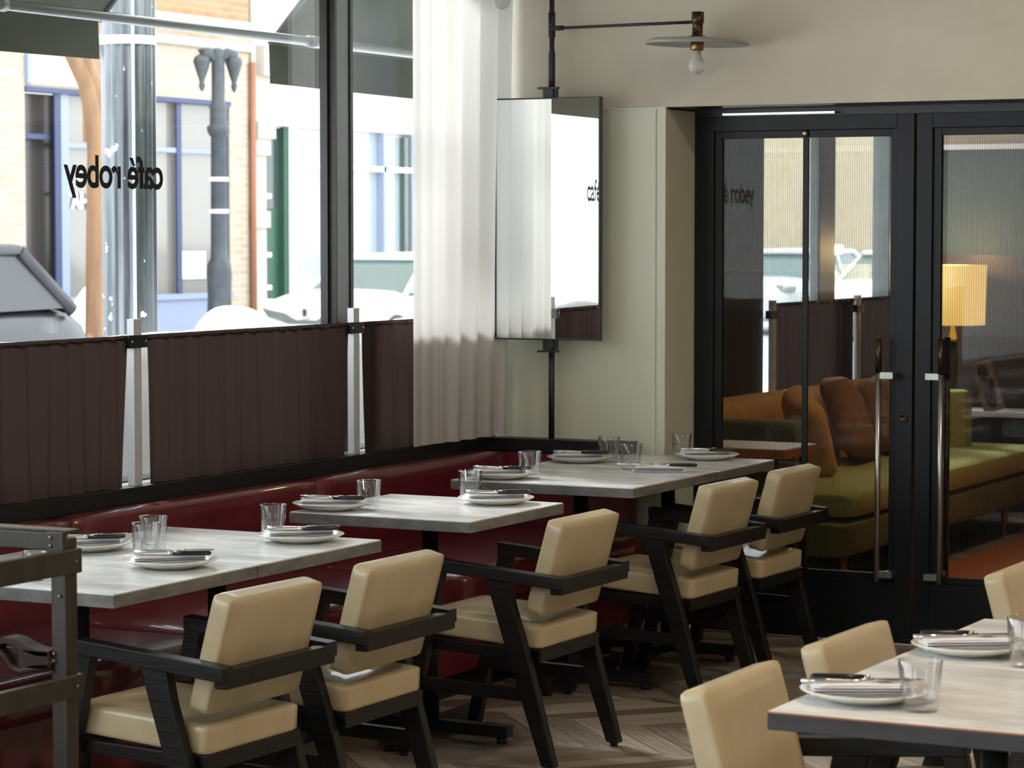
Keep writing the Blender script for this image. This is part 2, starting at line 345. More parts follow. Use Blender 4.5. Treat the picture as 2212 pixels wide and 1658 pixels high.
# far wall : plaster above, sage panel beside the doors
S(MB().box((-5.16,YW+0.012,2.135),(3.8,10.2,3.6)).done('wall_far','plaster'), 'mottled beige plaster wall above the panel and doors', 'wall')
p = MB().box((-5.16,YW,0),(-4.381,10.2,2.128)).box((-4.375,YW,0),(-4.338,10.2,2.128)).box((-4.383,YW+.006,0),(-4.37,10.1,2.128))
S(p.done('wall_far','panel',bevel=0.0015), 'pale sage panelled wall with one vertical groove left of the doors', 'wall')
S(MB().box((-5.1,YW-0.004,2.128),(-4.338,YW+.012,2.134)).done('trim_1','white'), 'thin bright strip along the top of the sage panel', 'trim')
S(MB().box((-2.45,YW+.012,0),(3.8,10.2,2.135)).done('wall_far','plaster'), 'plaster wall right of the double doors, outside the frame', 'wall')
# unseen right and back walls, window openings sized for the fill light
w = MB().box((3.6,-3.2,0),(3.8,10.2,0.7)).box((3.6,-3.2,2.9),(3.8,10.2,3.6))
for (ya,yb) in ((-3.2,-0.4),(0.5,10.2)): w.box((3.6,ya,0.7),(3.8,yb,2.9))
S(w.done('wall_right','roomwall'), 'unseen tan wall on the right of the room, its window opening sized for fill light', 'wall')
w = MB().box((-5.45,-3.2,0),(3.6,-3.0,0.7)).box((-5.45,-3.2,2.9),(3.6,-3.0,3.6))
for (xa,xb) in ((-5.45,-3.8),(-2.2,3.6)): w.box((xa,-3.2,0.7),(xb,-3.0,2.9))
S(w.done('wall_back','roomwall'), 'unseen tan wall behind the viewer, its window opening sized for fill light', 'wall')
# lounge shell
S(MB().box((-5.45,15.6,1.50),(3.8,15.8,2.16)).done('wall_lounge','loungegreen'), 'dark green upper wall of the lounge', 'wall')
S(MB().box((-5.45,15.58,0),(3.8,15.8,1.50)).done('wall_lounge','loungebrown'), 'dark brown lower wall of the lounge', 'wall')
S(MB().box((-5.45,15.56,2.16),(3.8,15.8,3.05)).done('wall_lounge','loungetan'), 'tan band at the top of the lounge wall', 'wall')
S(MB().box((-5.2,15.53,2.135),(3.8,15.58,2.165)).done('trim_2','white'), 'thin white rail under the tan band in the lounge', 'trim')
S(MB().box((3.4,10.2,0),(3.6,15.6,3.05)).done('wall_lounge','loungebrown'), 'brown side wall of the lounge, outside the frame', 'wall')
# black ledge round the banquette
p = MB().box((-5.16,-2.5,0.742),(-5.09,9.69,0.803)).box((-5.16,9.62,0.742),(-4.452,YW-.001,0.797))
S(p.done('trim_3','ledge',bevel=0.003), 'black ledge running above the banquette under the window', 'trim')

# window_1 : street window
win = thing('window_1', 'tall street window with a heavy bronze grey mullion', 'window', (-5.3,0,0), kind='structure')
for (y0,y1) in ((-3.0,3.9),(4.1,8.69),(8.85,9.82)):
    MB().box((-0.005,y0,0.79),(0.005,y1,3.24)).done('pane','pane',win)
for (yc, hw) in ((4.0,0.10),(8.77,0.085)):
    MB().box((-0.03,yc-hw+0.022,0.79),(0.036,yc+hw-0.025,3.24)).done('mullion','mullion',win,bevel=0.004)
    g = MB().box((-0.02,yc-hw+0.003,0.79),(0.012,yc-hw+0.022,3.24)).box((0.0,yc-hw+0.016,0.79),(0.040,yc-hw+0.030,3.24)).box((0.0,yc+hw-0.045,0.79),(0.042,yc+hw-0.024,3.24))
    g.done('gasket','mulldark',win)
MB().box((-0.05,-3,3.18),(0.05,9.8,3.24)).box((-0.08,-3,0.78),(0.04,9.8,0.80)).done('window_frame','mullion',win)
win2 = thing('window_2', 'lounge street window behind the glass doors', 'window', (-5.3,0,0), kind='structure')
for (y0,y1) in ((12.8,13.83),(14.09,14.98),(15.1,15.55)):
    MB().box((-0.005,y0,0.73),(0.005,y1,2.72)).done('pane','pane',win2)
MB().box((-0.01,13.84,0.73),(0.05,14.10,2.72)).done('mullion','mullion',win2,bevel=0.01)
MB().box((-0.05,14.98,0.73),(0.06,15.10,2.72)).done('mullion','mullion',win2,bevel=0.01)
# lettering on the glass, read from the street side
cu = bpy.data.curves.new('lettering','FONT'); cu.body = 'café robey'; cu.size = 1.0; cu.offset = 0.022; cu.space_character = 0.93
to = bpy.data.objects.new('lettering_source', cu); COL.objects.link(to)
bpy.context.view_layer.update()
me = bpy.data.meshes.new_from_object(to.evaluated_get(bpy.context.evaluated_depsgraph_get()))
bpy.data.objects.remove(to)
xs = [v.co.x for v in me.vertices]; x0, x1 = min(xs), max(xs); sx = 0.563/(x1-x0); sy = 0.150
for v in me.vertices: v.co = Vector((0.0, -(v.co.x-x0)*sx, v.co.y*sy))
me.materials.clear(); me.materials.append(M['text'])
lt = bpy.data.objects.new('window_lettering', me); COL.objects.link(lt); lt.location = (-5.292, 7.607, 1.788)
tag(lt, 'black cafe name lettering on the street window, mirrored from inside', 'sign')

# doors
def door(name, label, x0, x1, hinge, hx, sg):
    d = thing(name, label, 'door', ((x0+x1)/2, YD, 0), kind='structure'); c = (x0+x1)/2
    a, b = x0-c, x1-c; sa, sb = (0.078, 0.071) if hinge == 'l' else (0.065, 0.078)
    s = MB().box((a,-0.02,0.01),(a+sa,0.025,2.103)).box((b-sb,-0.02,0.01),(b,0.025,2.103)).box((a+sa,-0.02,2.045),(b-sb,0.025,2.103)).box((a+sa,-0.02,0.01),(b-sb,0.025,0.255))
    s.done('door_leaf','blackpaint',d,bevel=0.002)
    q = MB(); k = 0.034; za, zb = 0.255, 2.045
    q.box((a+sa,-0.008,za),(a+sa+k,0.015,zb)).box((b-sb-0.028,-0.008,za),(b-sb,0.015,zb)).box((a+sa+k,-0.008,zb-0.03),(b-sb-0.028,0.015,zb)).box((a+sa+k,-0.008,za),(b-sb-0.028,0.015,za+0.028))
    q.done('glazing_bead','blackpaint',d,bevel=0.002)
    MB().box((a+sa+k,0.000,za+0.028),(b-sb-0.028,0.006,zb-0.03)).done('door_glass','doorglass',d)
    if hinge == 'l':
        MB().box((-3.867-c,-0.012,0.283),(-3.842-c,-0.001,2.017)).done('glazing_bar','blackpaint',d,bevel=0.002)
        MB().lathe([(0,0),(0.012,0),(0.014,0.006),(0.008,0.012),(0,0.012)],16,mtx=T(-3.857-c,-0.012,2.032)@Matrix.Rotation(PI/2,4,'X')).done('knob','satin',d)
        MB().lathe([(0,0),(0.018,0),(0.018,0.006),(0.012,0.010),(0.012,0.004),(0,0.004)],20,mtx=T(-3.434-c,-0.02,0.906)@Matrix.Rotation(PI/2,4,'X')).done('lock_cylinder','bronze',d)
        MB().box((-4.20-c,-0.05,2.108),(-3.72-c,0.01,2.116)).done('gap_light_strip','steel',d)  # steel strip stands in for light showing in the gap over the door
    h = MB(); x = hx-c
    h.tube([(x,-0.075,0.262),(x,-0.075,1.085)],0.0115,14)
    ho = h.done('door_handle','satin',d)
    MB().tube([(x,-0.075,1.085),(x,-0.075,1.224)],0.0125,14).done('grip','bronze',ho)
    for z in (0.288,1.075): MB().box((min(x,x+sg*0.062),-0.083,z-0.013),(max(x,x+sg*0.062),-0.066,z+0.013)).box((x+sg*0.045-0.016,-0.07,z-0.013),(x+sg*0.045+0.016,-0.019,z+0.013)).done('bracket','satin',ho,bevel=0.001)
    g = MB().tube([(x+sg*0.028,0.09,0.262),(x+sg*0.028,0.09,1.224)],0.0125,14).box((x+sg*0.02,0.02,0.28),(x+sg*0.036,0.09,0.30)).box((x+sg*0.02,0.02,1.06),(x+sg*0.036,0.09,1.08))
    g.done('inner_handle','bronze',d)
door('door_1','left black glazed door of the pair, pushed shut, with a long bar handle',-4.328,-3.399,'l',-3.520,1)
door('door_2','right black glazed door of the pair, cut by the picture edge',-3.389,-2.46,'r',-3.264,-1)
S(MB().box((-4.338,YD-0.01,2.103),(-2.45,YD+0.15,2.135)).box((-4.338,YD-0.01,0),(-4.330,YD+0.15,2.11)).box((-2.458,YD-0.01,0),(-2.45,YD+.15,2.11)).done('trim_4','blackmetal'),'black frame around the double doors','door frame')
S(MB().box((-4.338,YW+.012,2.1345),(-2.45,YD+0.15,2.1355)).done('trim_5','bronze'),'dark soffit over the doors','trim')

# ------------------------------------------------------------ banquette
bq = thing('banquette','long burgundy leather banquette under the street window','banquette',(-4.7,7.0,0))
O = Vector((-4.7,7.0,0))
def rel(a): return (a[0]-O.x, a[1]-O.y, a[2]-O.z)
for (y0,y1) in ((2.35,3.79),(3.79,5.23),(5.23,6.675),(6.675,8.125),(8.125,9.60)):
    cy = (y0+y1)/2
    MB().cushion((0.10,y1-y0-0.004,0.40),0.026,mtx=T(*rel((-5.035,cy,0.552))),cuts=7).done('back_cushion','burgundy',bq)
MB().cushion((0.58,0.085,0.37),0.026,mtx=T(*rel((-4.745,9.655,0.56))),cuts=7).done('back_cushion','burgundy',bq)
for (y0,y1) in ((2.2,3.6),(3.6,5.06),(5.06,6.56),(6.56,8.10),(8.10,9.60)):
    cy = (y0+y1)/2
    MB().cushion((0.62,y1-y0-0.004,0.13),0.04,crown=0.008,mtx=T(*rel((-4.68,cy,0.383))),cuts=9).done('seat_cushion','burgundy',bq)
MB().box(rel((-5.10,2.2,0.10)),rel((-4.40,9.60,0.33))).box(rel((-5.14,2.2,0.10)),rel((-5.085,9.69,0.74))).box(rel((-5.10,9.60,0.1)),rel((-4.46,9.70,0.74))).done('base','burgundy',bq)
MB().box(rel((-5.10,2.2,0.0)),rel((-4.47,9.55,0.10))).done('plinth','ledge',bq)

# ------------------------------------------------------------ curtains
def cafe_panel(name,label,y0,y1,zt,zb,x,group,inset=0.03,n=26,bottom=True,amp=0.017,taper=(1,1)):
    t = thing(name,label,'curtain',(x,(y0+y1)/2,zb),group=group); c = (y0+y1)/2
    NY = int((y1-y0)*150)+8; NZ = 14; vs = []; fs = []; rnd = random.Random(int(y0*100)+3)
    ph = [rnd.uniform(0,6.28) for _ in range(6)]
    for j in range(NZ+1):
        tz = j/NZ; z = (zt-zb)*tz
        for i in range(NY+1):
            u = i/NY; s = (1-tz)**0.7
            ya = y0-c+inset*s*taper[0]*(1 if tz < .93 else 0.3); yb = y1-c-inset*s*taper[1]
            y = ya+(yb-ya)*u; q = y+c
            a = amp*(0.45+0.55*s)*(1 if tz < 0.93 else 0.5)
            f = math.sin(q*62+1.6*math.sin(q*7+ph[0])+ph[1])*0.6+math.sin(q*101+2*math.sin(q*5.3+ph[2])+ph[3]+s*0.8)*0.35*(0.4+0.6*tz)+math.sin(q*25+ph[4])*0.5*s
            vs.append((a*f+0.004,y,z))
    for j in range(NZ):
        for i in range(NY): k = j*(NY+1)+i; fs.append((k,k+1,k+NY+2,k+NY+1))
    MB().add(vs,fs,None,True).done('fabric','cafe',t)
    MB().tube([(0,y0-c-0.012,zt-zb-0.012),(0,y1-c+0.012,zt-zb-0.012)],0.004,10).done('rod','blackmetal',t)
    return t
g='brown half-height curtains on the street window'
cafe_panel('cafe_curtain','brown half-height curtain at the left, below the mirrored lettering',4.0,7.15,1.300,0.803,-5.125,g,0.035,taper=(0,1))
cafe_panel('cafe_curtain','widest brown half-height curtain between the two steel posts',7.255,8.56,1.300,0.803,-5.125,g,0.012)
cafe_panel('cafe_curtain','narrow brown half-height curtain right of the second post, beside the white drape',8.66,9.69,1.300,0.803,-5.125,g,0.012)
g2='brown half-height curtains in the lounge window'
cafe_panel('cafe_curtain','brown half-height curtain in the lounge, left of its pale post',12.86,14.08,1.270,0.735,-5.13,g2,0.01)
cafe_panel('cafe_curtain','brown half-height curtain in the lounge, right of its pale post',14.16,15.4,1.270,0.735,-5.13,g2,0.01)
post0 = thing('curtain_post','x','post',(0,0,0))
MB().box((-0.014,-0.021,0.0),(0.014,0.021,0.55)).done('bar','greymetal',post0,bevel=0.001)
MB().box((-0.017,-0.055,0.455),(0.019,0.05,0.497)).box((0.010,-0.058,0.46),(0.022,-0.045,0.492)).done('bracket','blackmetal',post0,bevel=0.001)
for y in (-0.04,0.037): MB().lathe([(0,0),(0.005,0),(0.004,0.003),(0,0.003)],10,mtx=T(0.019,y,0.476)@Matrix.Rotation(PI/2,4,'Y')).done('screw','steel',post0)
used=[False]
for y,z,l,gr in ((7.195,0.803,'steel curtain post in front of the fluted street pole','steel curtain posts'),(8.605,0.803,'steel curtain post in front of the window mullion','steel curtain posts'),
               (12.84,0.735,'pale curtain post at the near edge of the lounge window','lounge curtain posts'),(14.12,0.735,'pale curtain post in the middle of the lounge window','lounge curtain posts')):
    place(post0,used,(-5.125,y,z),0,l,gr)
# white drape
def drape():
    y0,y1 = 8.885,9.69; NY=300; NZ=10; vs=[]; fs=[]
    for j in range(NZ+1):
        tz=j/NZ; z=0.812+(3.4-0.812)*tz
        for i in range(NY+1):
            u=i/NY; y=y0+(y1-y0)*u+0.02*tz*u
            am=0.006 if u<0.30 else 0.030
            k=min(1,max(0,(u-0.26)/0.08)); am=0.006*(1-k)+(0.026+0.008*tz)*k
            ph=2*PI*(7.2*u+0.35*math.sin(5*u))
            f=math.sin(ph)+0.25*math.sin(2*ph+0.6)
            x=-5.025-0.012*u+0.03*tz*u+am*f*(0.6+0.4*tz)+0.012*k
            vs.append((x,y-0.004*math.cos(ph)*k,z))
    for j in range(NZ):
        for i in range(NY): k=j*(NY+1)+i; fs.append((k,k+1,k+NY+2,k+NY+1))
    return MB().add(vs,fs,None,True).done('drape','sheer')
tag(drape(),'floor-length white sheer drape gathered in the window corner','curtain')

# ------------------------------------------------------------ mirror and wall lamp
mr = thing('wall_mirror','tall narrow mirror in a thin dark frame on a vertical rod','mirror',(-4.800,9.60,1.69),math.radians(3.6))
hw,hh=0.229,0.487
MB().box((-hw+.004,-0.020,-hh+.004),(hw-.004,-0.014,hh-.004)).done('mirror_glass','mirror',mr)
MB().box((-hw,-0.022,-hh),(-hw+.006,0.008,hh)).box((hw-.006,-0.022,-hh),(hw,0.008,hh)).box((-hw+.006,-0.022,hh-.006),(hw-.006,0.008,hh)).box((-hw+.006,-0.022,-hh),(hw-.006,0.008,-hh+.006)).box((-hw+.004,-0.013,-hh+.004),(hw-.004,0.006,hh-.004)).done('mirror_frame','blackmetal',mr)
for s in (1,-1):
    z=hh*s; a,b=(z,z+0.04) if s>0 else (z-0.04,z)
    MB().box((-0.022,-0.012,a),(0.022,0.012,b)).box((-0.045,-0.016,(b if s>0 else a-.005)-0.005),(0.04,0.016,(b if s>0 else a-.005)+0.003)).box((0.03,-0.012,a),(0.036,0.012,b)).done('clamp','poleblue',mr,bevel=0.001)
lp = thing('wall_lamp','wall rod lamp with a grey disc shade and bare bulb on a long arm','lamp',(-4.800,9.625,0.80))
MB().tube([(0,0,0),(0,0,0.41)],0.0125).done('rod','poleblue',lp)
MB().tube([(0,0,1.36),(0,0,1.56),(0,0,1.565),(0,0,2.7)],[0.014,0.014,0.0105,0.0105]).done('rod','poleblue',lp)
MB().tube([(0,0,1.62),(0,0,1.72)],0.0145).done('collar','poleblue',lp)
MB().tube([(0,-0.01,1.655),(0.695,-0.135,1.648)],0.0062).tube([(0,-0.01,1.655),(0.06,-0.02,1.655)],0.010).done('arm','poleblue',lp)
def lamp_head(par, off, tilt):
    mt=T(*off)@Matrix.Rotation(tilt,4,'Y')
    h=MB().lathe([(0,0.115),(0.024,0.115),(0.025,0.075),(0.021,0.07),(0.021,0.025),(0.034,0.022),(0.034,0.014),(0,0.012)],24,mtx=mt).done('lamp_holder','bronze',par)
    MB().lathe([(0.03,0.014),(0.13,0.013),(0.180,0.009),(0.197,0.000),(0.202,-0.012),(0.196,-0.010),(0.178,0.001),(0.13,0.006),(0.03,0.007),(0.03,0.014)],48,mtx=mt).done('lamp_shade','shadegrey',par)
    MB().lathe([(0,0.008),(0.026,0.006),(0.026,-0.030),(0.022,-0.034),(0,-0.034)],24,mtx=mt).done('socket','brass',par)
    MB().lathe([(0.014,-0.034),(0.016,-0.050),(0.027,-0.072),(0.032,-0.092),(0.028,-0.112),(0.015,-0.123),(0,-0.126)],24,mtx=mt).done('bulb',M['bulb'],par)
M['bulb']=mat('clear_white_bulb',(0.9,0.9,0.88),0.05); M['bulb'].node_tree.nodes['Principled BSDF'].inputs['Transmission Weight'].default_value=0.55
lamp_head(lp,(0.69,-0.125,1.572),math.radians(1.5))
lp2 = thing('wall_lamp','second disc lamp above the picture edge, only its bulb showing by the drape','lamp',(-4.800,9.56,2.9))
MB().tube([(0,0,0.0),(-0.156,-0.06,-0.02)],0.0062).tube([(0,-0.06,0),(0,0.055,0.0)],0.01).done('arm','poleblue',lp2)
lamp_head(lp2,(-0.158,-0.062,-0.246),0)
MB().tube([(-0.158,-0.062,-0.14),(-0.158,-0.062,-0.02)],0.006).done('stem','poleblue',lp2)

# ------------------------------------------------------------ dining tables
def table(name,label,x0,x1,y0,y1,col,group,copper=False,arm=(0.29,0.30),zt=0.75):
    cx,cy=(x0+x1)/2,(y0+y1)/2; t=thing(name,label,'table',(cx,cy,0),group=group); a,b=(x1-x0)/2,(y1-y0)/2; th=0.036
    tp=MB().box((-a+.0015,-b+.0015,zt-0.006),(a-.0015,b-.0015,zt)).done('tabletop','top',t,bevel=0.002)
    MB().box((-a,-b,zt-th),(a,b,zt-0.0035)).done('table_edge','edge' if not copper else 'edgedark',t,bevel=0.0015)
    if copper: MB().box((-a-.0008,-b-.0008,zt-.0045),(a+.0008,b+.0008,zt-.0015)).done('edge_trim','copper',t)
    c=(col[0]-cx,col[1]-cy)
    MB().tube([(c[0],c[1],0.05),(c[0],c[1],zt-th)],0.027,20).box((c[0]-.12,c[1]-.12,zt-th-.012),(c[0]+.12,c[1]+.12,zt-th)).done('pedestal','blackmetal',t)
    l1,l2=arm
    q=MB().box((c[0]-l1,c[1]-0.022,0.022),(c[0]+l1,c[1]+0.022,0.062)).box((c[0]-0.022,c[1]-l2,0.022),(c[0]+0.022,c[1]+l2,0.062))
    q.done('cross_base','blackmetal',t,bevel=0.002)
    for dx,dy in ((l1-.03,0),(-l1+.03,0),(0,l2-.03),(0,-l2+.03)):
        MB().tube([(c[0]+dx,c[1]+dy,0),(c[0]+dx,c[1]+dy,0.024)],0.017,14).done('foot','blackmetal',t)
    return t
M['edgedark']=N_mat('dark_slate_edge',(0.022,0.022,0.028),(0.040,0.040,0.048),r=0.4,scale=(8,8,20))
g='pale topped tables along the banquette'
table('dining_table','pale table nearest on the left, behind the riveted stand',-4.605,-3.853,5.314,5.964,(-4.20,5.64),g)
table('dining_table','pale table pushed against the far side of the leftmost table',-4.603,-3.853,5.968,6.624,(-4.20,6.29),g)
table('dining_table','single grey topped table standing alone in the middle of the row',-4.505,-3.848,7.160,7.808,(-4.17,7.485),g)
table('dining_table','grey table before the corner, nearer of the joined far pair',-4.575,-3.852,8.360,9.095,(-4.18,8.62),g)
table('dining_table','far grey table of the joined pair, beside the glass doors',-4.61,-3.846,9.100,9.668,(-4.16,9.35),g)
g='tables at the right side'
table('dining_table','dark-edged table at the lower right corner',-1.832,-1.15,4.574,5.235,(-1.5,4.92),g,copper=True)
table('dining_table','far half of the dark-edged table at the right',-1.830,-1.15,5.239,5.905,(-1.5,5.57),g,copper=True)

# ------------------------------------------------------------ chairs
def make_chair():
    t=thing('dining_armchair','x','chair')
    MB().cushion((0.425,0.40,0.076),0.014,crown=0.010,mtx=T(0.018,0,0.412)@rotY(math.radians(-3.5)),cuts=9).done('seat','cream',t)
    MB().cushion((0.062,0.405,0.300),0.013,mtx=T(-0.2045,0,0.615)@rotY(math.radians(-15.4)),cuts=8).done('backrest','cream',t)
    ap=MB().prism([(-0.185,0.325),(0.225,0.342),(0.225,0.374),(-0.185,0.364)],'y',-0.205,-0.180).prism([(-0.185,0.325),(0.225,0.342),(0.225,0.374),(-0.185,0.364)],'y',0.180,0.205)
    ap.box((-0.195,-0.205,0.325),(-0.165,0.205,0.366)).box((0.20,-0.205,0.342),(0.225,0.205,0.376)).done('seat_frame','ebony',t,bevel=0.003)
    for s in (-1,1):
        y0,y1=sorted((s*0.205,s*0.250))
        MB().prism([(-0.279,0.557),(-0.279,0.595),(0.177,0.632),(0.177,0.594)],'y',y0,y1).done('armrest','ebony',t,bevel=0.003)
        y0,y1=sorted((s*0.209,s*0.243))
        MB().prism([(-0.022,0.582),(-0.105,0.574),(-0.118,0.50),(-0.172,0.335),(-0.262,0.012),(-0.216,0.012),(-0.096,0.355)],'y',y0,y1).done('leg','ebony',t,bevel=0.004)
        MB().prism([(0.126,0.592),(0.176,0.596),(0.298,0.012),(0.254,0.012)],'y',y0,y1).done('leg','ebony',t,bevel=0.004)
        y0,y1=sorted((s*0.215,s*0.237))
        MB().prism([(-0.19,0.206),(-0.178,0.246),(0.235,0.256),(0.243,0.214)],'y',y0,y1).done('stretcher','ebony',t,bevel=0.002)
        for x in (-0.236,0.276): MB().tube([(x,s*0.226,0),(x,s*0.226,0.014)],0.013,12).done('glide','blackmetal',t)
    MB().box((-0.281,-0.236,0.540),(-0.243,0.236,0.588)).done('back_rail','ebony',t,bevel=0.003)
    return t
ch0=make_chair(); used=[False]
g='cream armchairs facing the banquette'
for x,y,th,l in ((-3.788,5.552,-2.2,'cream armchair nearest at the lower left, its back to the viewer'),
    (-3.790,6.200,-0.6,'second cream armchair from the left, close beside the nearest one'),
    (-3.816,7.398,-0.6,'cream armchair at the single middle table, standing clear on the floor'),
    (-3.841,8.625,-1.8,'cream armchair at the nearer table of the far joined pair'),
    (-3.836,9.243,-1.1,'farthest cream armchair of the banquette row, closest to the glass doors')):
    place(ch0,used,(x,y,0),PI+math.radians(th),l,g)
g='cream armchairs on the left side of the right hand tables'
for x,y,th,l in ((-1.782,4.862,0.5,'cream armchair at the lower right, nearest to the viewer'),
    (-1.775,5.492,-1.0,'cream armchair behind the nearest right hand one, partly behind the table'),
    (-1.785,6.815,0,'cream armchair cut off by the right picture edge')):
    place(ch0,used,(x,y,0),math.radians(th),l,g)
# ------------------------------------------------------------ tableware
def make_plate():
    return MB().lathe([(0,0.002),(0.060,0.002),(0.066,0.0),(0.072,0.003),(0.105,0.012),(0.124,0.021),(0.126,0.023),(0.123,0.0245),(0.104,0.017),(0.072,0.009),(0.03,0.0075),(0,0.0075)],56,sy=0.93).done('plate','plate')
def make_napkin():
    t=thing('napkin','x','napkin'); b=MB()
    for k,(w,d,z,ry) in enumerate(((0.198,0.092,0.0,0.0),(0.190,0.088,0.0055,0.01),(0.186,0.084,0.011,-0.01),(0.180,0.082,0.0155,0.02))):
        b.cushion((w,d,0.0062),0.003,crown=0.0015,mtx=T(0.002*k,0.002*k,z+0.0031)@Matrix.Rotation(ry*1.2,4,'Z'),cuts=6,wob=0.0007,seed=k)
    b.done('folded_cloth','linen',t)
    s=MB()
    for z in (0.0028,0.0095,0.0145): s.box((-0.094,-0.0475,z),(0.090,-0.0425,z+0.0016))
    s.box((0.0945,-0.035,0.0028),(0.0985,0.035,0.0044)).done('stripe','stripe',t); return t
def make_knife():
    t=thing('knife','x','knife')
    MB().prism([(-0.115,0.0),(-0.10,-0.008),(-0.01,-0.008),(-0.01,0.005),(-0.105,0.006)],'z',0.001,0.0028).done('blade','steel',t)
    MB().tube([(-0.012,-0.001,0.0045),(0.0,-0.001,0.0045)],0.0055,10).done('bolster','steel',t)
    MB().tube([(0.0,-0.001,0.005),(0.03,-0.001,0.0055),(0.095,-0.002,0.0055),(0.102,-0.002,0.005)],[0.0058,0.0065,0.007,0.004],12).done('handle','knife',t)
    return t
def make_fork():
    t=thing('fork','x','fork')
    b=MB().tube([(0.10,0,0.003),(0.05,0,0.0045),(0,0,0.003),(-0.04,0,0.006)],[0.0055,0.004,0.0025,0.003],10).prism([(-0.035,-0.004),(-0.055,-0.0125),(-0.075,-0.0125),(-0.075,0.0125),(-0.055,0.0125),(-0.035,0.004)],'z',0.004,0.006)
    b.done('stem','steel',t); q=MB()
    for y in (-0.011,-0.0037,0.0037,0.011): q.box((-0.112,y-0.0014,0.004),(-0.074,y+0.0014,0.006))
    q.done('tines','steel',t); return t
def make_tumbler(h=0.094,ro=0.041,rb=0.034):
    return MB().lathe([(0,0),(rb*.93,0),(rb,0.004),(ro,h-0.001),(ro-0.0008,h),(ro-0.0018,h-0.001),(rb-0.0025,0.020),(rb*.8,0.0155),(0,0.0145)],40).done('tumbler','glass')
pl0,nk0,kn0,fk0,gl0=make_plate(),make_napkin(),make_knife(),make_fork(),make_tumbler()
for o,c in ((pl0,'plate'),(gl0,'glass')): o['category']=c
up,un,uk,uf,ug=[False],[False],[False],[False],[False]
ZT=0.7502
# (x, y, rotation, where, kind)
SET=((-4.455,6.02,0.42,'behind the stand on the leftmost table',1),
 (-4.030,5.815,0.30,'in front of the pair of tumblers on the leftmost table',1),
 (-4.035,6.475,0.36,'at the far end of the second table, beside one tumbler',1),
 (-4.415,7.270,0.10,'at the banquette corner of the single middle table',1),
 (-4.030,7.675,0.30,'at the chair side of the single middle table',1),
 (-4.430,8.475,0.20,'at the near left corner of the far table pair',1),
 (-4.475,9.215,0.15,'by the black ledge on the far table pair',1),
 (-4.085,9.555,0.25,'nearest to the glass doors on the far table',1),
 (-1.705,4.760,0.12,'at the near edge of the lower right table',2),
 (-1.700,5.395,0.22,'at the far half of the right hand table',2))
PG='cream plates laid on the tables'; NG='folded white napkins with navy edges'; KG='dark handled knives laid on napkins'; FG='forks laid beside the napkins'
for x,y,r,w,k in SET:
    place(pl0,up,(x,y,ZT),r+0.2,'cream plate '+w,PG)
    d=Vector((math.cos(r+0.47),math.sin(r+0.47)))
    place(nk0,un,(x-0.012,y+0.004,ZT+0.0125),r+0.30+(0.15 if k==1 else 0.05),'folded white napkin '+w,NG)
    q=(0.016,-0.014) if k==1 else (-0.012,0.02)
    place(kn0,uk,(x+q[0],y+q[1],ZT+0.0348),(r+0.25) if k==1 else (r+0.30+PI),'table knife '+w,KG)
    place(fk0,uf,(x-0.02,y+0.035 if k==1 else y-0.015,ZT+0.0348),r+0.38+PI,'steel fork '+w,FG)
place(nk0,un,(-4.035,8.985,ZT),0.42,'folded white napkin lying on the bare tabletop without a plate',NG)
place(kn0,uk,(-3.99,8.985,ZT+0.022),0.25,'dark handled knife on the napkin that has no plate',KG)
place(fk0,uf,(-4.09,8.975,ZT+0.022),0.5+PI,'fork at the left end of the napkin that has no plate',FG)
GG='clear tumblers on the tables'
for x,y,s,l in ((-4.216,5.967,1.0,'clear tumbler in front, nearer of the overlapping pair on the left table'),
 (-4.300,6.120,1.0,'clear tumbler behind, farther of the overlapping pair on the left table'),
 (-4.186,5.440,0.8,'clear tumbler seen through the rails of the riveted stand'),
 (-4.183,6.560,0.98,'clear tumbler at the far end of the second table from the left'),
 (-4.309,7.327,1.0,'clear tumbler beside the napkin on the single middle table'),
 (-4.189,7.790,1.0,'clear tumbler at the far edge of the single middle table'),
 (-4.332,8.510,1.05,'clear tumbler near the left corner of the far table pair'),
 (-4.384,9.290,1.05,'clear tumbler before the end of the black ledge, farther left of two together'),
 (-4.171,9.029,1.05,'clear tumbler next to the napkin without a plate'),
 (-4.223,9.620,1.0,'clear tumbler standing alone at the far corner by the doors'),
 (-1.579,4.705,1.02,'large clear tumbler on the lower right table'),
 (-1.545,5.290,1.08,'clear tumbler cut by the right picture edge')):
    o=place(gl0,ug,(x,y,ZT),0,l,GG); o.scale=(s,s,s)

# ------------------------------------------------------------ riveted stand at the left
st=thing('riveted_stand','dark riveted frame stand with a looped strap, cut by the left picture edge','stand',(-3.463,4.60,0))
w=0.022
for (x,y) in ((0,0),(-0.46,0),(0,-0.44),(-0.46,-0.44)):
    MB().box((x-w,y-0.021,0),(x+w*.85,y+0.021,0.985)).done('upright','stand',st,bevel=0.004)
MB().box((-0.49,-0.034,0.958),(0.022,-0.016,0.999)).box((-0.49,-0.034,0.995),(0.024,0.024,1.003)).done('top_rail','stand',st,bevel=0.004)
MB().box((0.012,-0.47,0.908),(0.030,0.024,0.962)).done('side_rail','stand',st,bevel=0.004)
MB().box((-0.02,-0.039,0.956),(0.026,-0.030,1.001)).done('corner_plate','stand',st,bevel=0.003)
MB().box((0.012,-0.47,0.640),(0.030,0.024,0.690)).done('side_rail','stand',st,bevel=0.004)
MB().box((-0.49,-0.47,0.958),(0.022,-0.455,0.999)).done('top_rail','stand',st,bevel=0.004)
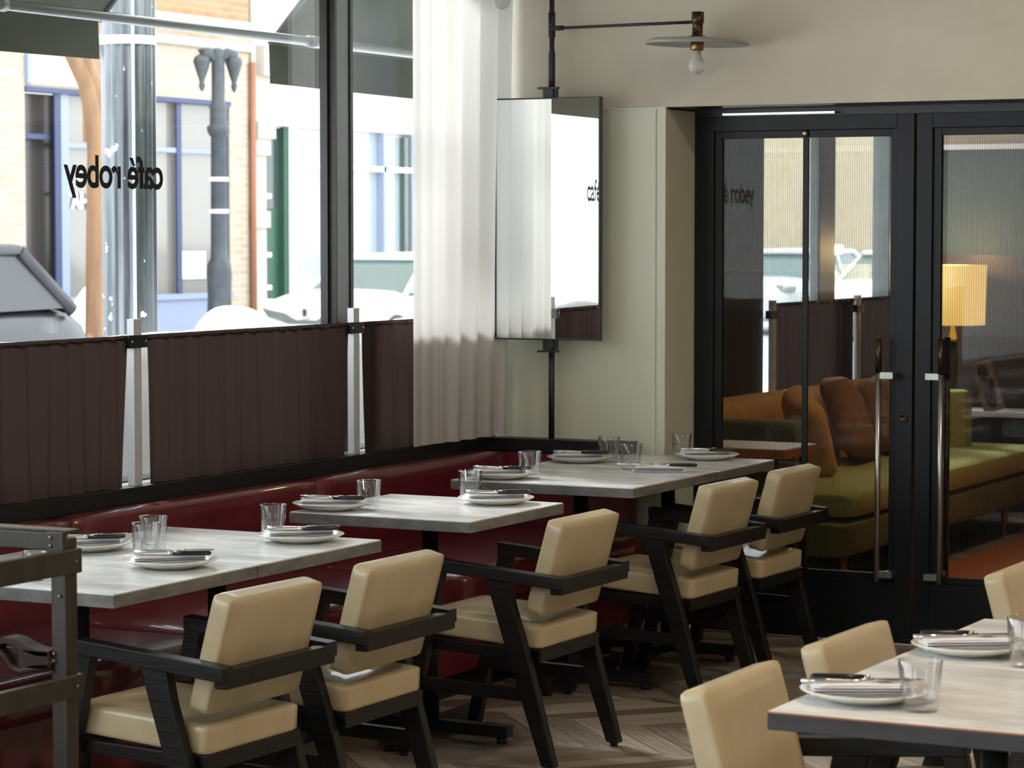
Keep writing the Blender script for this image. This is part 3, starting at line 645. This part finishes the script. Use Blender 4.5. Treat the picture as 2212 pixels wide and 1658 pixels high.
for (x,y,z) in ((-0.007,-0.040,0.988),(-0.007,-0.040,0.970),(0.004,-0.024,0.86),(-0.012,-0.024,0.735),(-0.012,-0.024,0.720)):
    MB().lathe([(0,0),(0.0045,0),(0.003,0.003),(0,0.0035)],12,mtx=T(x,y,z)@Matrix.Rotation(PI/2,4,'X')).done('rivet','rivet',st)
for (y,z) in ((0.0,0.935),(0.0,0.665)):
    MB().lathe([(0,0),(0.0045,0),(0.003,0.003),(0,0.0035)],12,mtx=T(0.030,y,z)@Matrix.Rotation(PI/2,4,'Y')).done('rivet','rivet',st)
def ribbon(path,wd,th,y):
    vs=[];n=len(path)
    b=MB()
    for i,(x,z) in enumerate(path):
        p0=path[max(i-1,0)];p1=path[min(i+1,n-1)];d=Vector((p1[0]-p0[0],p1[1]-p0[1])).normalized();nn=Vector((-d.y,d.x))*th/2
        vs+=[(x+nn.x,y-wd/2,z+nn.y),(x+nn.x,y+wd/2,z+nn.y),(x-nn.x,y+wd/2,z-nn.y),(x-nn.x,y-wd/2,z-nn.y)]
    fs=[(3,2,1,0),tuple((n-1)*4+k for k in range(4))]
    for i in range(n-1):
        for k in range(4): fs.append((i*4+k,i*4+(k+1)%4,(i+1)*4+(k+1)%4,(i+1)*4+k))
    b.add(vs,fs,None,True); return b
pa=[(-0.02,0.735),(-0.055,0.735),(-0.085,0.742),(-0.115,0.755),(-0.14,0.757),(-0.165,0.748),(-0.19,0.73),(-0.23,0.72),(-0.44,0.72)]
b1=ribbon(pa,0.05,0.014,-0.01)
b1.add([(-0.02,-0.034,0.742),(-0.02,-0.034,0.700),(-0.08,-0.034,0.690),(-0.08,-0.034,0.742)],[(0,1,2,3)])
b1.done('strap','strap',st,bevel=0.002)
pb=[(-0.02,0.705),(-0.06,0.700),(-0.10,0.690),(-0.125,0.70),(-0.135,0.715),(-0.15,0.728),(-0.175,0.728),(-0.2,0.70)]
ribbon(pb,0.05,0.016,-0.01).done('strap_loop','strap',st)
MB().box((-0.10,-0.035,0.700),(-0.018,-0.030,0.741)).done('strap_end','strap',st,bevel=0.002)

# ------------------------------------------------------------ lounge
sf=thing('sofa','olive and lime sofa along the lounge window, seen through the doors','sofa',(-4.6,12.6,0)); O2=(-4.6,12.6,0)
def r2(a): return (a[0]-O2[0],a[1]-O2[1],a[2])
MB().cushion((0.92,3.4,0.16),0.02,mtx=T(*r2((-4.60,12.95,0.245))),cuts=6).done('base','sofagreen',sf)
MB().cushion((0.80,3.2,0.13),0.045,crown=0.012,mtx=T(*r2((-4.53,12.95,0.395))),cuts=8).done('seat_cushion','sofalime',sf)
MB().cushion((0.42,0.16,0.34),0.03,mtx=T(*r2((-4.62,11.42,0.60))),cuts=6).done('armrest','sofagreen',sf)
MB().cushion((0.24,2.6,0.42),0.07,mtx=T(*r2((-4.97,12.72,0.62))),cuts=8,wob=0.008).done('back_cushion','ochre',sf)
MB().cushion((0.50,0.16,0.38),0.04,mtx=T(*r2((-4.70,14.05,0.585))),cuts=6).done('armrest','sofalime',sf)
for x,y in ((-4.2,11.4),(-5.0,11.4),(-4.2,13.9),(-5.0,13.9)): MB().tube([r2((x,y,0)),r2((x,y,0.17))],[0.012,0.022],12).done('leg','orange',sf)
tag(MB().cushion((0.16,0.44,0.40),0.08,mtx=rotY(-0.25)@Matrix.Rotation(0.25,4,'X'),wob=0.008,seed=5).done('throw_pillow','ochre',loc=(-4.62,12.05,0.665),rot=0.5),'tan pillow, coloured as orange-lit, at the near end of the lounge sofa','pillow','pillows on the lounge sofa')
tag(MB().cushion((0.16,0.50,0.42),0.08,mtx=rotY(-0.35)@Matrix.Rotation(-0.25,4,'X'),wob=0.012,seed=9).done('throw_pillow','brownpillow',loc=(-4.66,12.75,0.68),rot=0.2),'crumpled brown pillow leaning in the middle of the lounge sofa','pillow','pillows on the lounge sofa')
tag(MB().cushion((0.15,0.46,0.40),0.075,mtx=rotY(-0.35),wob=0.012,seed=12).done('throw_pillow','brownpillow',loc=(-4.70,13.35,0.68),rot=0.1),'brown pillow farthest along the lounge sofa, beside the door handle','pillow','pillows on the lounge sofa')
sd=thing('side_table','low orange-edged side table at the near end of the lounge sofa','table',(-4.42,10.9,0))
MB().box((-0.24,-0.20,0.655),(0.21,0.20,0.695)).done('tabletop','orange',sd,bevel=0.004)
MB().box((-0.235,-0.195,0.695),(0.205,0.195,0.699)).done('inlay','white',sd)
MB().box((-0.23,-0.19,0.60),(0.17,0.19,0.612)).done('shelf','top',sd)
for x in (-0.2,0.15):
    for y in (-0.16,0.16): MB().tube([(x,y,0),(x,y,0.655)],0.012).done('leg','blackmetal',sd)
tl=thing('table_lamp','lit table lamp with a yellow drum shade in the lounge','lamp',(-4.935,15.25,0.582))
MB().lathe([(0.0,0),(0.075,0),(0.075,0.012),(0.030,0.02),(0.030,0.40),(0.0,0.40)],24).done('stem','blackmetal',tl)
MB().lathe([(0.0,0.40),(0.042,0.402),(0.036,0.42),(0.020,0.46),(0.012,0.50),(0.012,0.56),(0,0.56)],28).done('base','gold',tl)
MB().lathe([(0.188,0.505),(0.192,0.68),(0.196,0.86)],160,flute=0.006,nf=52).done('lamp_shade','lampshade',tl)
pls=bpy.data.lights.new('lamp_bulb','POINT'); pls.energy=9; pls.color=(1,0.66,0.3); pls.shadow_soft_size=0.03
po=bpy.data.objects.new('lamp_bulb',pls); COL.objects.link(po); po.parent=tl; po.location=(0,0,0.95)
cs=thing('console_table','dark console with a pale top against the lounge wall','table',(-4.0,15.3,0))
MB().box((-1.10,-0.20,0.10),(1.2,0.20,0.555)).box((-1.05,-0.18,0.0),(1.15,0.18,0.10)).done('carcass','lounge',cs,bevel=0.004)
MB().box((-1.11,-0.21,0.555),(1.22,0.21,0.580)).done('tabletop','white',cs,bevel=0.003)
pf=thing('picture_frame','picture frame with dark blots leaning on the lounge console','picture frame',(-4.66,15.22,0.582),0.30)
mtp=Matrix.Rotation(-0.30,4,'Y')
MB().box((-0.065,-0.006,0.0),(0.06,0.006,0.305),mtx=mtp).done('frame','picture',pf,bevel=0.002)
for (x,z,rx,rz) in ((-0.005,0.235,0.030,0.055),(0.025,0.165,0.020,0.032),(-0.002,0.085,0.036,0.062)):
    MB().lathe([(0,0),(1,0),(1,0.002),(0,0.002)],24,mtx=mtp@T(x,-0.007,z)@Matrix.Rotation(PI/2,4,'X')@Matrix.Diagonal((rx,rz,1,1))).done('print_shape','darkblot',pf)
MB().box((-0.155,0.006,0.0),(-0.140,0.018,0.175),mtx=Matrix.Rotation(0.45,4,'Y')).done('strut','blackmetal',pf)
tag(MB().box((-4.07,10.9,0.001),(-1.8,15.05,0.012)).done('rug','rug'),'rust coloured rug on the lounge floor','rug')
lc=thing('lounge_chair','orange wooden chair in the lounge, cut by the right picture edge','chair',(-3.35,12.6,0))
for x in (-0.19,0.21):
    for y in (-0.22,0.22): MB().tube([(x,y,0.012),(x*0.96,y,0.40),(x*0.86,y,0.76 if x<0 else 0.42)],[0.014,0.024,0.016],12).done('leg','orange',lc)
MB().cushion((0.42,0.46,0.07),0.03,mtx=T(0.02,0,0.43)).done('seat','brownpillow',lc)
MB().box((-0.185,-0.22,0.58),(-0.155,0.22,0.76)).done('backrest','orange',lc,bevel=0.01)

# ------------------------------------------------------------ street
GZ=-0.12
S(MB().box((-90,-90,GZ-0.2),(-5.46,160,GZ)).done('ground','road'),'salt-white street and pavement outside the window','ground')
# fluted pole
fp=thing('fluted_pole','thick grey fluted steel pole just outside the window','pole',(-6.5,9.10,GZ))
MB().lathe([(0.125,0),(0.115,0.15),(0.111,0.6),(0.111,4.5)],160,flute=0.035,nf=16).done('shaft','flute',fp)
MB().lathe([(0.1155,2.53),(0.1175,2.535),(0.1175,2.562),(0.1155,2.567)],48).box((-0.125,-0.105,2.50),(-0.095,-0.06,2.575)).done('white_band','white',fp)
MB().tube([(0.085,-0.085,0.1),(0.085,-0.085,4.4)],0.007,10).done('highlight_line','greymetal',fp)  # pale tube stands in for the vertical highlight on the shaft
# awnings on our own front
def awning(label,y0,y1,zb,zv,ycut):
    t=thing('awning',label,'awning',(-5.75,(y0+y1)/2,zb),group='green awnings over our windows'); c=(y0+y1)/2; b=MB(); n=40
    vs=[];fs=[]
    for i in range(n+1):
        y=y0+(y1-y0)*i/n; sag=0.012*math.sin(PI*i/n)
        for (x,z) in ((-6.2,zb-sag),(-6.205,zv),(-5.46,zv+0.80)): vs.append((x+5.75,y-c,z-zb))
    for i in range(n):
        for k in range(2): a=i*3+k; fs.append((a,a+1,a+4,a+3))
    b.add(vs,fs,None,False).done('canopy','awning',t)
    for y in (y0,y1):
        MB().tube([(-6.2+5.75,y-c,zv-zb),(-5.46+5.75,y-c,zv-zb+0.8)],0.012).done('frame_tube','poleblue',t)
    return t
awning('dark green canvas awning hanging at the top left, left of the fluted pole',4.3,8.49,2.309,2.458,0)
awning('dark green canvas awning behind the mullion at the top',9.717,13.2,2.276,2.444,0)
t=thing('awning_bar','grey metal bar crossing the window outside at the top','bar',(-5.6,8.0,2.395))
MB().tube([(0,-5,0.0),(0,4,0)],0.0185,14).done('tube','barmetal',t)
MB().tube([(0,1.06,0),(0,1.14,0)],0.024,14).tube([(0,-0.92,0),(0,-0.86,0)],0.024,14).done('coupling','barmetal',t)
# street lamp
sp=thing('street_lamp','ornate blue-grey street lamp post across the road','street lamp',(-19.5,29.3,GZ))
MB().lathe([(0.24,0),(0.24,0.25),(0.18,0.3),(0.155,0.9),(0.165,1.22),(0.155,1.34),(0.115,1.40),(0.11,1.6),(0.100,3.0),(0.12,3.02),(0.15,3.08),(0.15,3.13),(0.115,3.16),(0.11,3.35),(0.125,3.4),(0.09,3.45),(0.085,4.05),(0.10,4.12),(0.04,4.16)],28).done('shaft','lamppost',sp)
for s in (-1,1):
    d=Vector((0.5,0.86,0))*s
    a=MB().tube([Vector((0,0,3.92)),d*0.07+Vector((0,0,4.04)),d*0.14+Vector((0,0,4.10)),d*0.21+Vector((0,0,4.08)),d*0.23+Vector((0,0,3.98))],[0.05,0.06,0.07,0.09,0.07],12)
    a.done('arm','lamppost',sp)
    MB().lathe([(0.04,4.02),(0.10,3.98),(0.115,3.92),(0.07,3.78),(0.03,3.66),(0.045,3.61),(0.02,3.55),(0,3.53)],18,mtx=T(d.x*0.235,d.y*0.235,0.05)).done('pendant','lamppost',sp)
for z in (2.42,2.0): MB().lathe([(0.122,z),(0.128,z),(0.128,z+0.05),(0.122,z+0.05)],24).done('band','white',sp)
# curved timber post
tp=thing('curved_timber_post','tan timber post curving left at its top, behind the fluted pole','post',(-15.0,20.45,GZ))
cr=[(-0.02,0),(-0.02,1.2),(0.0,1.9),(0.02,2.5),(-0.01,2.85),(-0.12,3.15),(-0.35,3.45),(-0.75,3.72),(-1.2,3.9)]
for k,(dx,rr) in enumerate(((0.0,0.085),(0.13,0.075))):
    MB().tube([(dx*0.3,y+dx*0.6,z) for y,z in cr],[rr*1.3,rr*1.05]+[rr]*(len(cr)-2),14).done('timber','tanwood',tp)
MB().box((-0.1,-0.05,2.6),(0.0,0.5,4.2)).done('bracket_board','tanwood',tp)
MB().tube([(0,-0.02,0.9),(0,-0.2,0.45),(0,-0.4,0)],[0.05,0.07,0.09],12).done('brace','tanwood',tp)
# snow
def mound(loc,sx,sy,h,label,seed):
    rnd=random.Random(seed); n=26; vs=[]; fs=[]; ph=[rnd.uniform(0,6) for _ in range(4)]
    for j in range(n+1):
        for i in range(n+1):
            u=i/n*2-1; v=j/n*2-1; r=math.sqrt(u*u+v*v); k=max(0,1-r)**1.0
            z=h*(math.sin(min(1,max(0,1-r))*PI/2)**1.2)*(1+0.10*math.sin(u*5+ph[0])*math.cos(v*4+ph[1]))-0.02
            vs.append((u*sx,v*sy,z))
    for j in range(n):
        for i in range(n): k=j*(n+1)+i; fs.append((k,k+1,k+n+2,k+n+1))
    o=MB().add(vs,fs,None,True).done('snow_pile','snow',loc=loc); return tag(o,label,'snow','snow piles on the street')
mound((-14.4,21.9,GZ),0.75,1.0,1.16,'tall pointed white snow pile before the street lamp',3)
mound((-16.6,22.6,GZ),0.75,0.75,1.22,'rounded white snow pile right of the fluted pole',5)
def bank():
    b=MB(); n=70; vs=[]; fs=[]
    for i in range(n+1):
        y=3.5+7.2*i/n; h=1.262+GZ*0+0.012*math.sin(y*3.1)+0.008*math.sin(y*8)
        for (x,z) in ((-5.62,GZ),(-5.64,h-0.10),(-5.70,h),(-5.90,h-0.02),(-6.05,h-0.3),(-6.16,GZ)): vs.append((x,y,z))
    for i in range(n):
        for k in range(5): a=i*6+k; fs.append((a,a+1,a+7,a+6))
    fs+=[tuple(range(6)),tuple(n*6+k for k in range(6))]
    return b.add(vs,fs,None,True).done('snow_bank','snow')
tag(bank(),'snow heaped outside along the foot of the street window','snow')
mound((-12.4,19.6,GZ),1.0,0.9,0.78,'low white snow bank behind the widest brown curtain',8)
# buildings across the street : local y along the street
def building(label,y0,y1,h,wall,x=-22.0):
    t=thing('street_building',label,'building',(x,y0,GZ)); return t
def wseg(t,name,m,y0,y1,z0,z1,dx=0.0,dep=0.4):  # world y, z
    Y=t.location.y; X=0
    return (X-dep,y0-Y,z0-GZ),(X+dx,y1-Y,z1-GZ)
def B(t,name,m,y0,y1,z0,z1,dx=0.0,dep=0.4,par=None,bevel=0):
    a,b=wseg(t,name,m,y0,y1,z0,z1,dx,dep); return MB().box(a,b).done(name,m,par or t,bevel=bevel)
b1=building('cream brick building across the street with a blue shopfront',12,33.88,9,None)
Y=12
w=MB()
for (y0,y1,z0,z1) in ((12,28.45,GZ,4.35),(28.45,33.36,3.55,4.35),(33.36,33.88,GZ,4.35),(29.28,33.36,GZ,0.70)):
    w.box((-0.4,y0-12,z0-GZ),(0,y1-12,z1-GZ))
w.done('brick_wall','brick_cream',b1)
MB().box((-0.4,0,4.72-GZ),(0,21.88,9)).done('upper_wall','brick_orange',b1)
MB().box((-0.4,0,4.33-GZ),(0.10,21.88,4.45-GZ)).box((-0.4,0,4.62-GZ),(0.14,21.88,4.76-GZ)).done('cornice','stone',b1)
MB().box((-0.4,0,4.45-GZ),(0.05,21.88,4.62-GZ)).done('moulding','brownstone',b1)
B(b1,'lintel_stone','brick_orange_pale',28.55,30.2,3.60,3.95,0.02)
B(b1,'wall_vent','blueframe_light',28.45,28.55,3.6,4.0,0.06,0.2)
dr=B(b1,'doorway','shopdark',28.47,30.2,GZ+0.3,3.5,-0.25,0.4)
B(b1,'transom','blueframe',28.47,29.14,2.88,2.95,-0.1,0.3)
B(b1,'step','stone',28.2,29.3,GZ,0.3,0.05)
for (y0,y1) in ((29.14,29.28),(32.02,32.14),(33.24,33.36)): B(b1,'window_post','blueframe',y0,y1,0.70,3.5,-0.06,0.03)
B(b1,'window_post','blueframe_light',29.28,29.45,0.70,3.5,-0.07,0.03)
B(b1,'window_head','blueframe',28.45,33.36,3.5,3.57,0.03,0.2)
B(b1,'transom','blueframe_light',29.28,33.36,2.78,2.85,-0.05,0.04)
B(b1,'sill','blueframe_light',29.28,33.36,0.66,0.74,0.06,0.2)
B(b1,'stall_riser','blueframe_light',29.28,33.36,GZ,0.66,0.01,0.2)
for (y0,y1) in ((29.45,32.02),(32.14,33.24)): B(b1,'shop_window','shopglass',y0,y1,0.74,3.5,-0.12,0.3)
B(b1,'shop_poster','white',32.25,32.85,0.95,1.35,-0.10,0.13)
cu=bpy.data.curves.new('shopletters','FONT'); cu.body='TAH'; cu.size=0.30; cu.offset=0.012
to=bpy.data.objects.new('letters_source',cu); COL.objects.link(to); bpy.context.view_layer.update()
me=bpy.data.meshes.new_from_object(to.evaluated_get(bpy.context.evaluated_depsgraph_get())); bpy.data.objects.remove(to)
for v in me.vertices: v.co=Vector((0,v.co.x*0.95,v.co.y))
me.materials.clear(); me.materials.append(M['white'])
lo=bpy.data.objects.new('shop_lettering',me); COL.objects.link(lo); lo.parent=b1; lo.location=(-0.10,29.42-12,1.96-GZ)
MB().tube([(0.06,33.90-12,0.2),(0.06,33.90-12,4.3)],0.05,10).done('drainpipe','drain',b1)
b2=building('pale building across the street with a green door and wide windows',33.88,52,9,None); yb=33.92
w=MB()
for (y0,y1,z0,z1) in ((33.97,34.36,GZ,6),(34.36,39.0,3.26,6),(39.0,44.5,GZ,6),(35.25,39.0,GZ,0.55)): w.box((-0.4,y0-33.88,z0-GZ),(0,y1-33.88,z1-GZ))
w.done('brick_wall','brick_pale',b2)
B(b2,'upper_wall','brick_orange',33.97,44.5,6.0,9,0.0)
B(b2,'capital','stone',33.97,34.45,3.05,3.30,0.12); B(b2,'capital','stone',34.0,34.4,2.80,3.05,0.06); B(b2,'pilaster_block','stone',33.97,34.4,1.7,1.95,0.05)
B(b2,'wall_sign','stone',34.1,34.75,4.0,4.45,0.15)
B(b2,'green_door','green',34.38,35.03,GZ,2.0,-0.15,0.3); B(b2,'door_glass','greendark',34.38,35.03,2.0,3.24,-0.15,0.3)
B(b2,'door_frame','green',34.95,35.08,GZ,3.24,-0.05,0.3)
for z in (2.15,1.25,0.75): B(b2,'mail_box','white',34.36,34.58,z,z+0.07,-0.05,0.1)
for (y0,y1) in ((35.08,35.25),(36.75,36.88),(37.9,38.0),(38.85,39.0)): B(b2,'window_post','white' if y0<36 else 'blueframe_light',y0,y1,0.5,3.26,0.02,0.2)
B(b2,'window_post','greendark',38.66,38.86,0.55,3.2,-0.02,0.15)
B(b2,'transom','white',35.25,38.9,2.62,2.70,0.02,0.2)
for (y0,y1) in ((35.25,36.75),(36.88,37.9),(38.0,38.66)): B(b2,'shop_window','shopglass_blue',y0,y1,0.55,3.26,-0.12,0.3)
b3=building('tan brick building far down the street, seen through the left glass door',44.5,70,9,None)
w=MB().box((-0.4,0,0),(0,19.5,9)).done('brick_wall','brick_tan',b3)
MB().box((-0.3,0,0),(0.06,19.5,1.3)).done('stone_base','brownstone',b3)
for y in (4.0,9.0,12.5): MB().box((-0.1,y,0.4),(0.09,y+0.6,2.6)).done('window','shopglass',b3)
b4=building('pale building at the far end of the street, beyond the tan brick one',64,90,9,None)
MB().box((-0.4,0,0),(0,30,7)).done('wall','stone',b4)
for i,y in enumerate((2.5,6.0,9.5,14,19)): MB().box((-0.1,y,0.6 if i%2 else 3.2),(0.03,y+1.2,2.4 if i%2 else 4.6)).done('window','shopglass_blue' if i%2 else 'shopglass',b4)
MB().box((-0.1,3.0,0.2),(0.05,3.7,3.0)).done('door','green',b4)
# cars
def car(label,loc,rz,paint,detail=True,L=4.6,Wd=1.78,H=1.46):
    t=thing('car',label,'car',loc,rz,group='cars on the street'); n=24; vs=[]; fs=[]
    # x forward along the car; stations: body
    st=[(-2.3,0.45,0.78,0.70),(-2.25,0.30,0.92,0.80),(-2.0,0.22,1.00,0.86),(-1.2,0.20,1.02,0.89),(0.0,0.20,0.98,0.89),(0.9,0.20,0.97,0.89),(1.3,0.20,1.02,0.88),(1.8,0.22,0.97,0.86),(2.1,0.24,0.90,0.82),(2.25,0.28,0.82,0.76),(2.3,0.34,0.70,0.68)]
    sec=12
    for (x,zb,zt,hw) in st:
        for k in range(sec):
            a=2*PI*(k+0.5)/sec; cx=math.copysign(abs(math.cos(a))**0.45,math.cos(a)); sz=math.copysign(abs(math.sin(a))**0.45,math.sin(a))
            vs.append((x,cx*hw,(zb+zt)/2+sz*(zt-zb)/2))
    m=len(st)
    for i in range(m-1):
        for k in range(sec): fs.append((i*sec+k,i*sec+(k+1)%sec,(i+1)*sec+(k+1)%sec,(i+1)*sec+k))
    fs+=[tuple(range(sec-1,-1,-1)),tuple((m-1)*sec+k for k in range(sec))]
    bd=MB().add(vs,fs,None,True).done('body',paint,t)
    sm=bd.modifiers.new('s','SUBSURF'); sm.levels=1; sm.render_levels=1
    # cabin: glasshouse with roof
    gh=MB().add([(-1.95,-0.78,0.96),(1.05,-0.80,0.93),(1.05,0.80,0.93),(-1.95,0.78,0.96),(-1.45,-0.60,H-0.07),(0.25,-0.62,H-0.05),(0.25,0.62,H-0.05),(-1.45,0.60,H-0.07)],
       [(0,1,5,4),(1,2,6,5),(2,3,7,6),(3,0,4,7),(4,5,6,7)]); gh.done('glasshouse','carglass_dark' if paint == 'cardark' else 'carglass',t)
    rf=MB().cushion((1.95,1.30,0.09),0.04,crown=0.03,mtx=T(-0.58,0,H-0.055)); rf.done('roof',paint,t)
    pr=MB()
    for s in (-1,1):
        pr.tube([(1.10,s*0.80,0.92),(0.28,s*0.63,H-0.07)],0.035,8).tube([(-2.0,s*0.78,0.94),(-1.5,s*0.60,H-0.07)],0.06,8).tube([(-0.45,s*0.80,0.94),(-0.5,s*0.63,H-0.07)],0.035,8)
    pr.done('pillar',paint,t)
    for s in (-1,1):
        MB().cushion((0.14,0.22,0.15),0.06,mtx=T(0.78,s*0.98,1.02)).done('mirror',paint,t)
        for x in (1.42,-1.45):
            wl=MB().lathe([(0,-0.1),(0.32,-0.1),(0.335,-0.06),(0.335,0.06),(0.32,0.1),(0,0.1)],28,mtx=T(x,s*0.80,0.335)@Matrix.Rotation(PI/2,4,'X')).done('wheel','tyre',t)
            MB().lathe([(0,0.0),(0.20,0.0),(0.21,-0.01),(0.05,-0.02),(0,-0.02)],10,mtx=T(x,s*0.905,0.335)@Matrix.Rotation(PI/2*s,4,'X')).done('hub','hub',wl)
        MB().cushion((0.30,0.30,0.13),0.05,mtx=T(2.06,s*0.68,0.80)@Matrix.Rotation(-s*0.5,4,'Z')).done('headlight','headlight' if detail else 'hub',t)
    if detail:
        gp=[(-0.66,0.74),(-0.34,0.69),(-0.16,0.60),(0.16,0.60),(0.34,0.69),(0.66,0.74),(0.58,0.64),(0.26,0.55),(-0.26,0.55),(-0.58,0.64)]
        MB().prism(gp,'x',2.24,2.335).done('grille','cargrille',t)
        MB().lathe([(0.075,0),(0.095,0),(0.095,0.02),(0.075,0.02)],28,mtx=T(2.335,0,0.69)@Matrix.Rotation(PI/2,4,'Y')@Matrix.Diagonal((0.75,1,1,1))).done('emblem_ring','hub',t)
        MB().lathe([(0.03,0),(0.042,0),(0.042,0.02),(0.03,0.02)],24,mtx=T(2.335,0,0.70)@Matrix.Rotation(PI/2,4,'Y')@Matrix.Diagonal((1.3,0.8,1,1))).done('emblem','hub',t)
        MB().box((2.20,-0.6,0.24),(2.32,0.6,0.36)).done('lower_grille','cargrille',t,bevel=0.02)
    return t
car('white sedan with an oval emblem parked across the street',(-18.4,32.0,GZ),-PI/2,'carwhite',True)
dk=car('dark grey car in the near lane at the far left',(-14.9,16.9,GZ),-PI/2,'cardark',False); dk.scale=(1,1,1.14)
car('white car parked far down the street, seen through the left door',(-17.2,44.0,GZ),-PI/2,'carwhite',False)
car('white parked car beyond the lounge mullion, seen through the door',(-14.6,42.5,GZ),-PI/2,'carwhite',False)
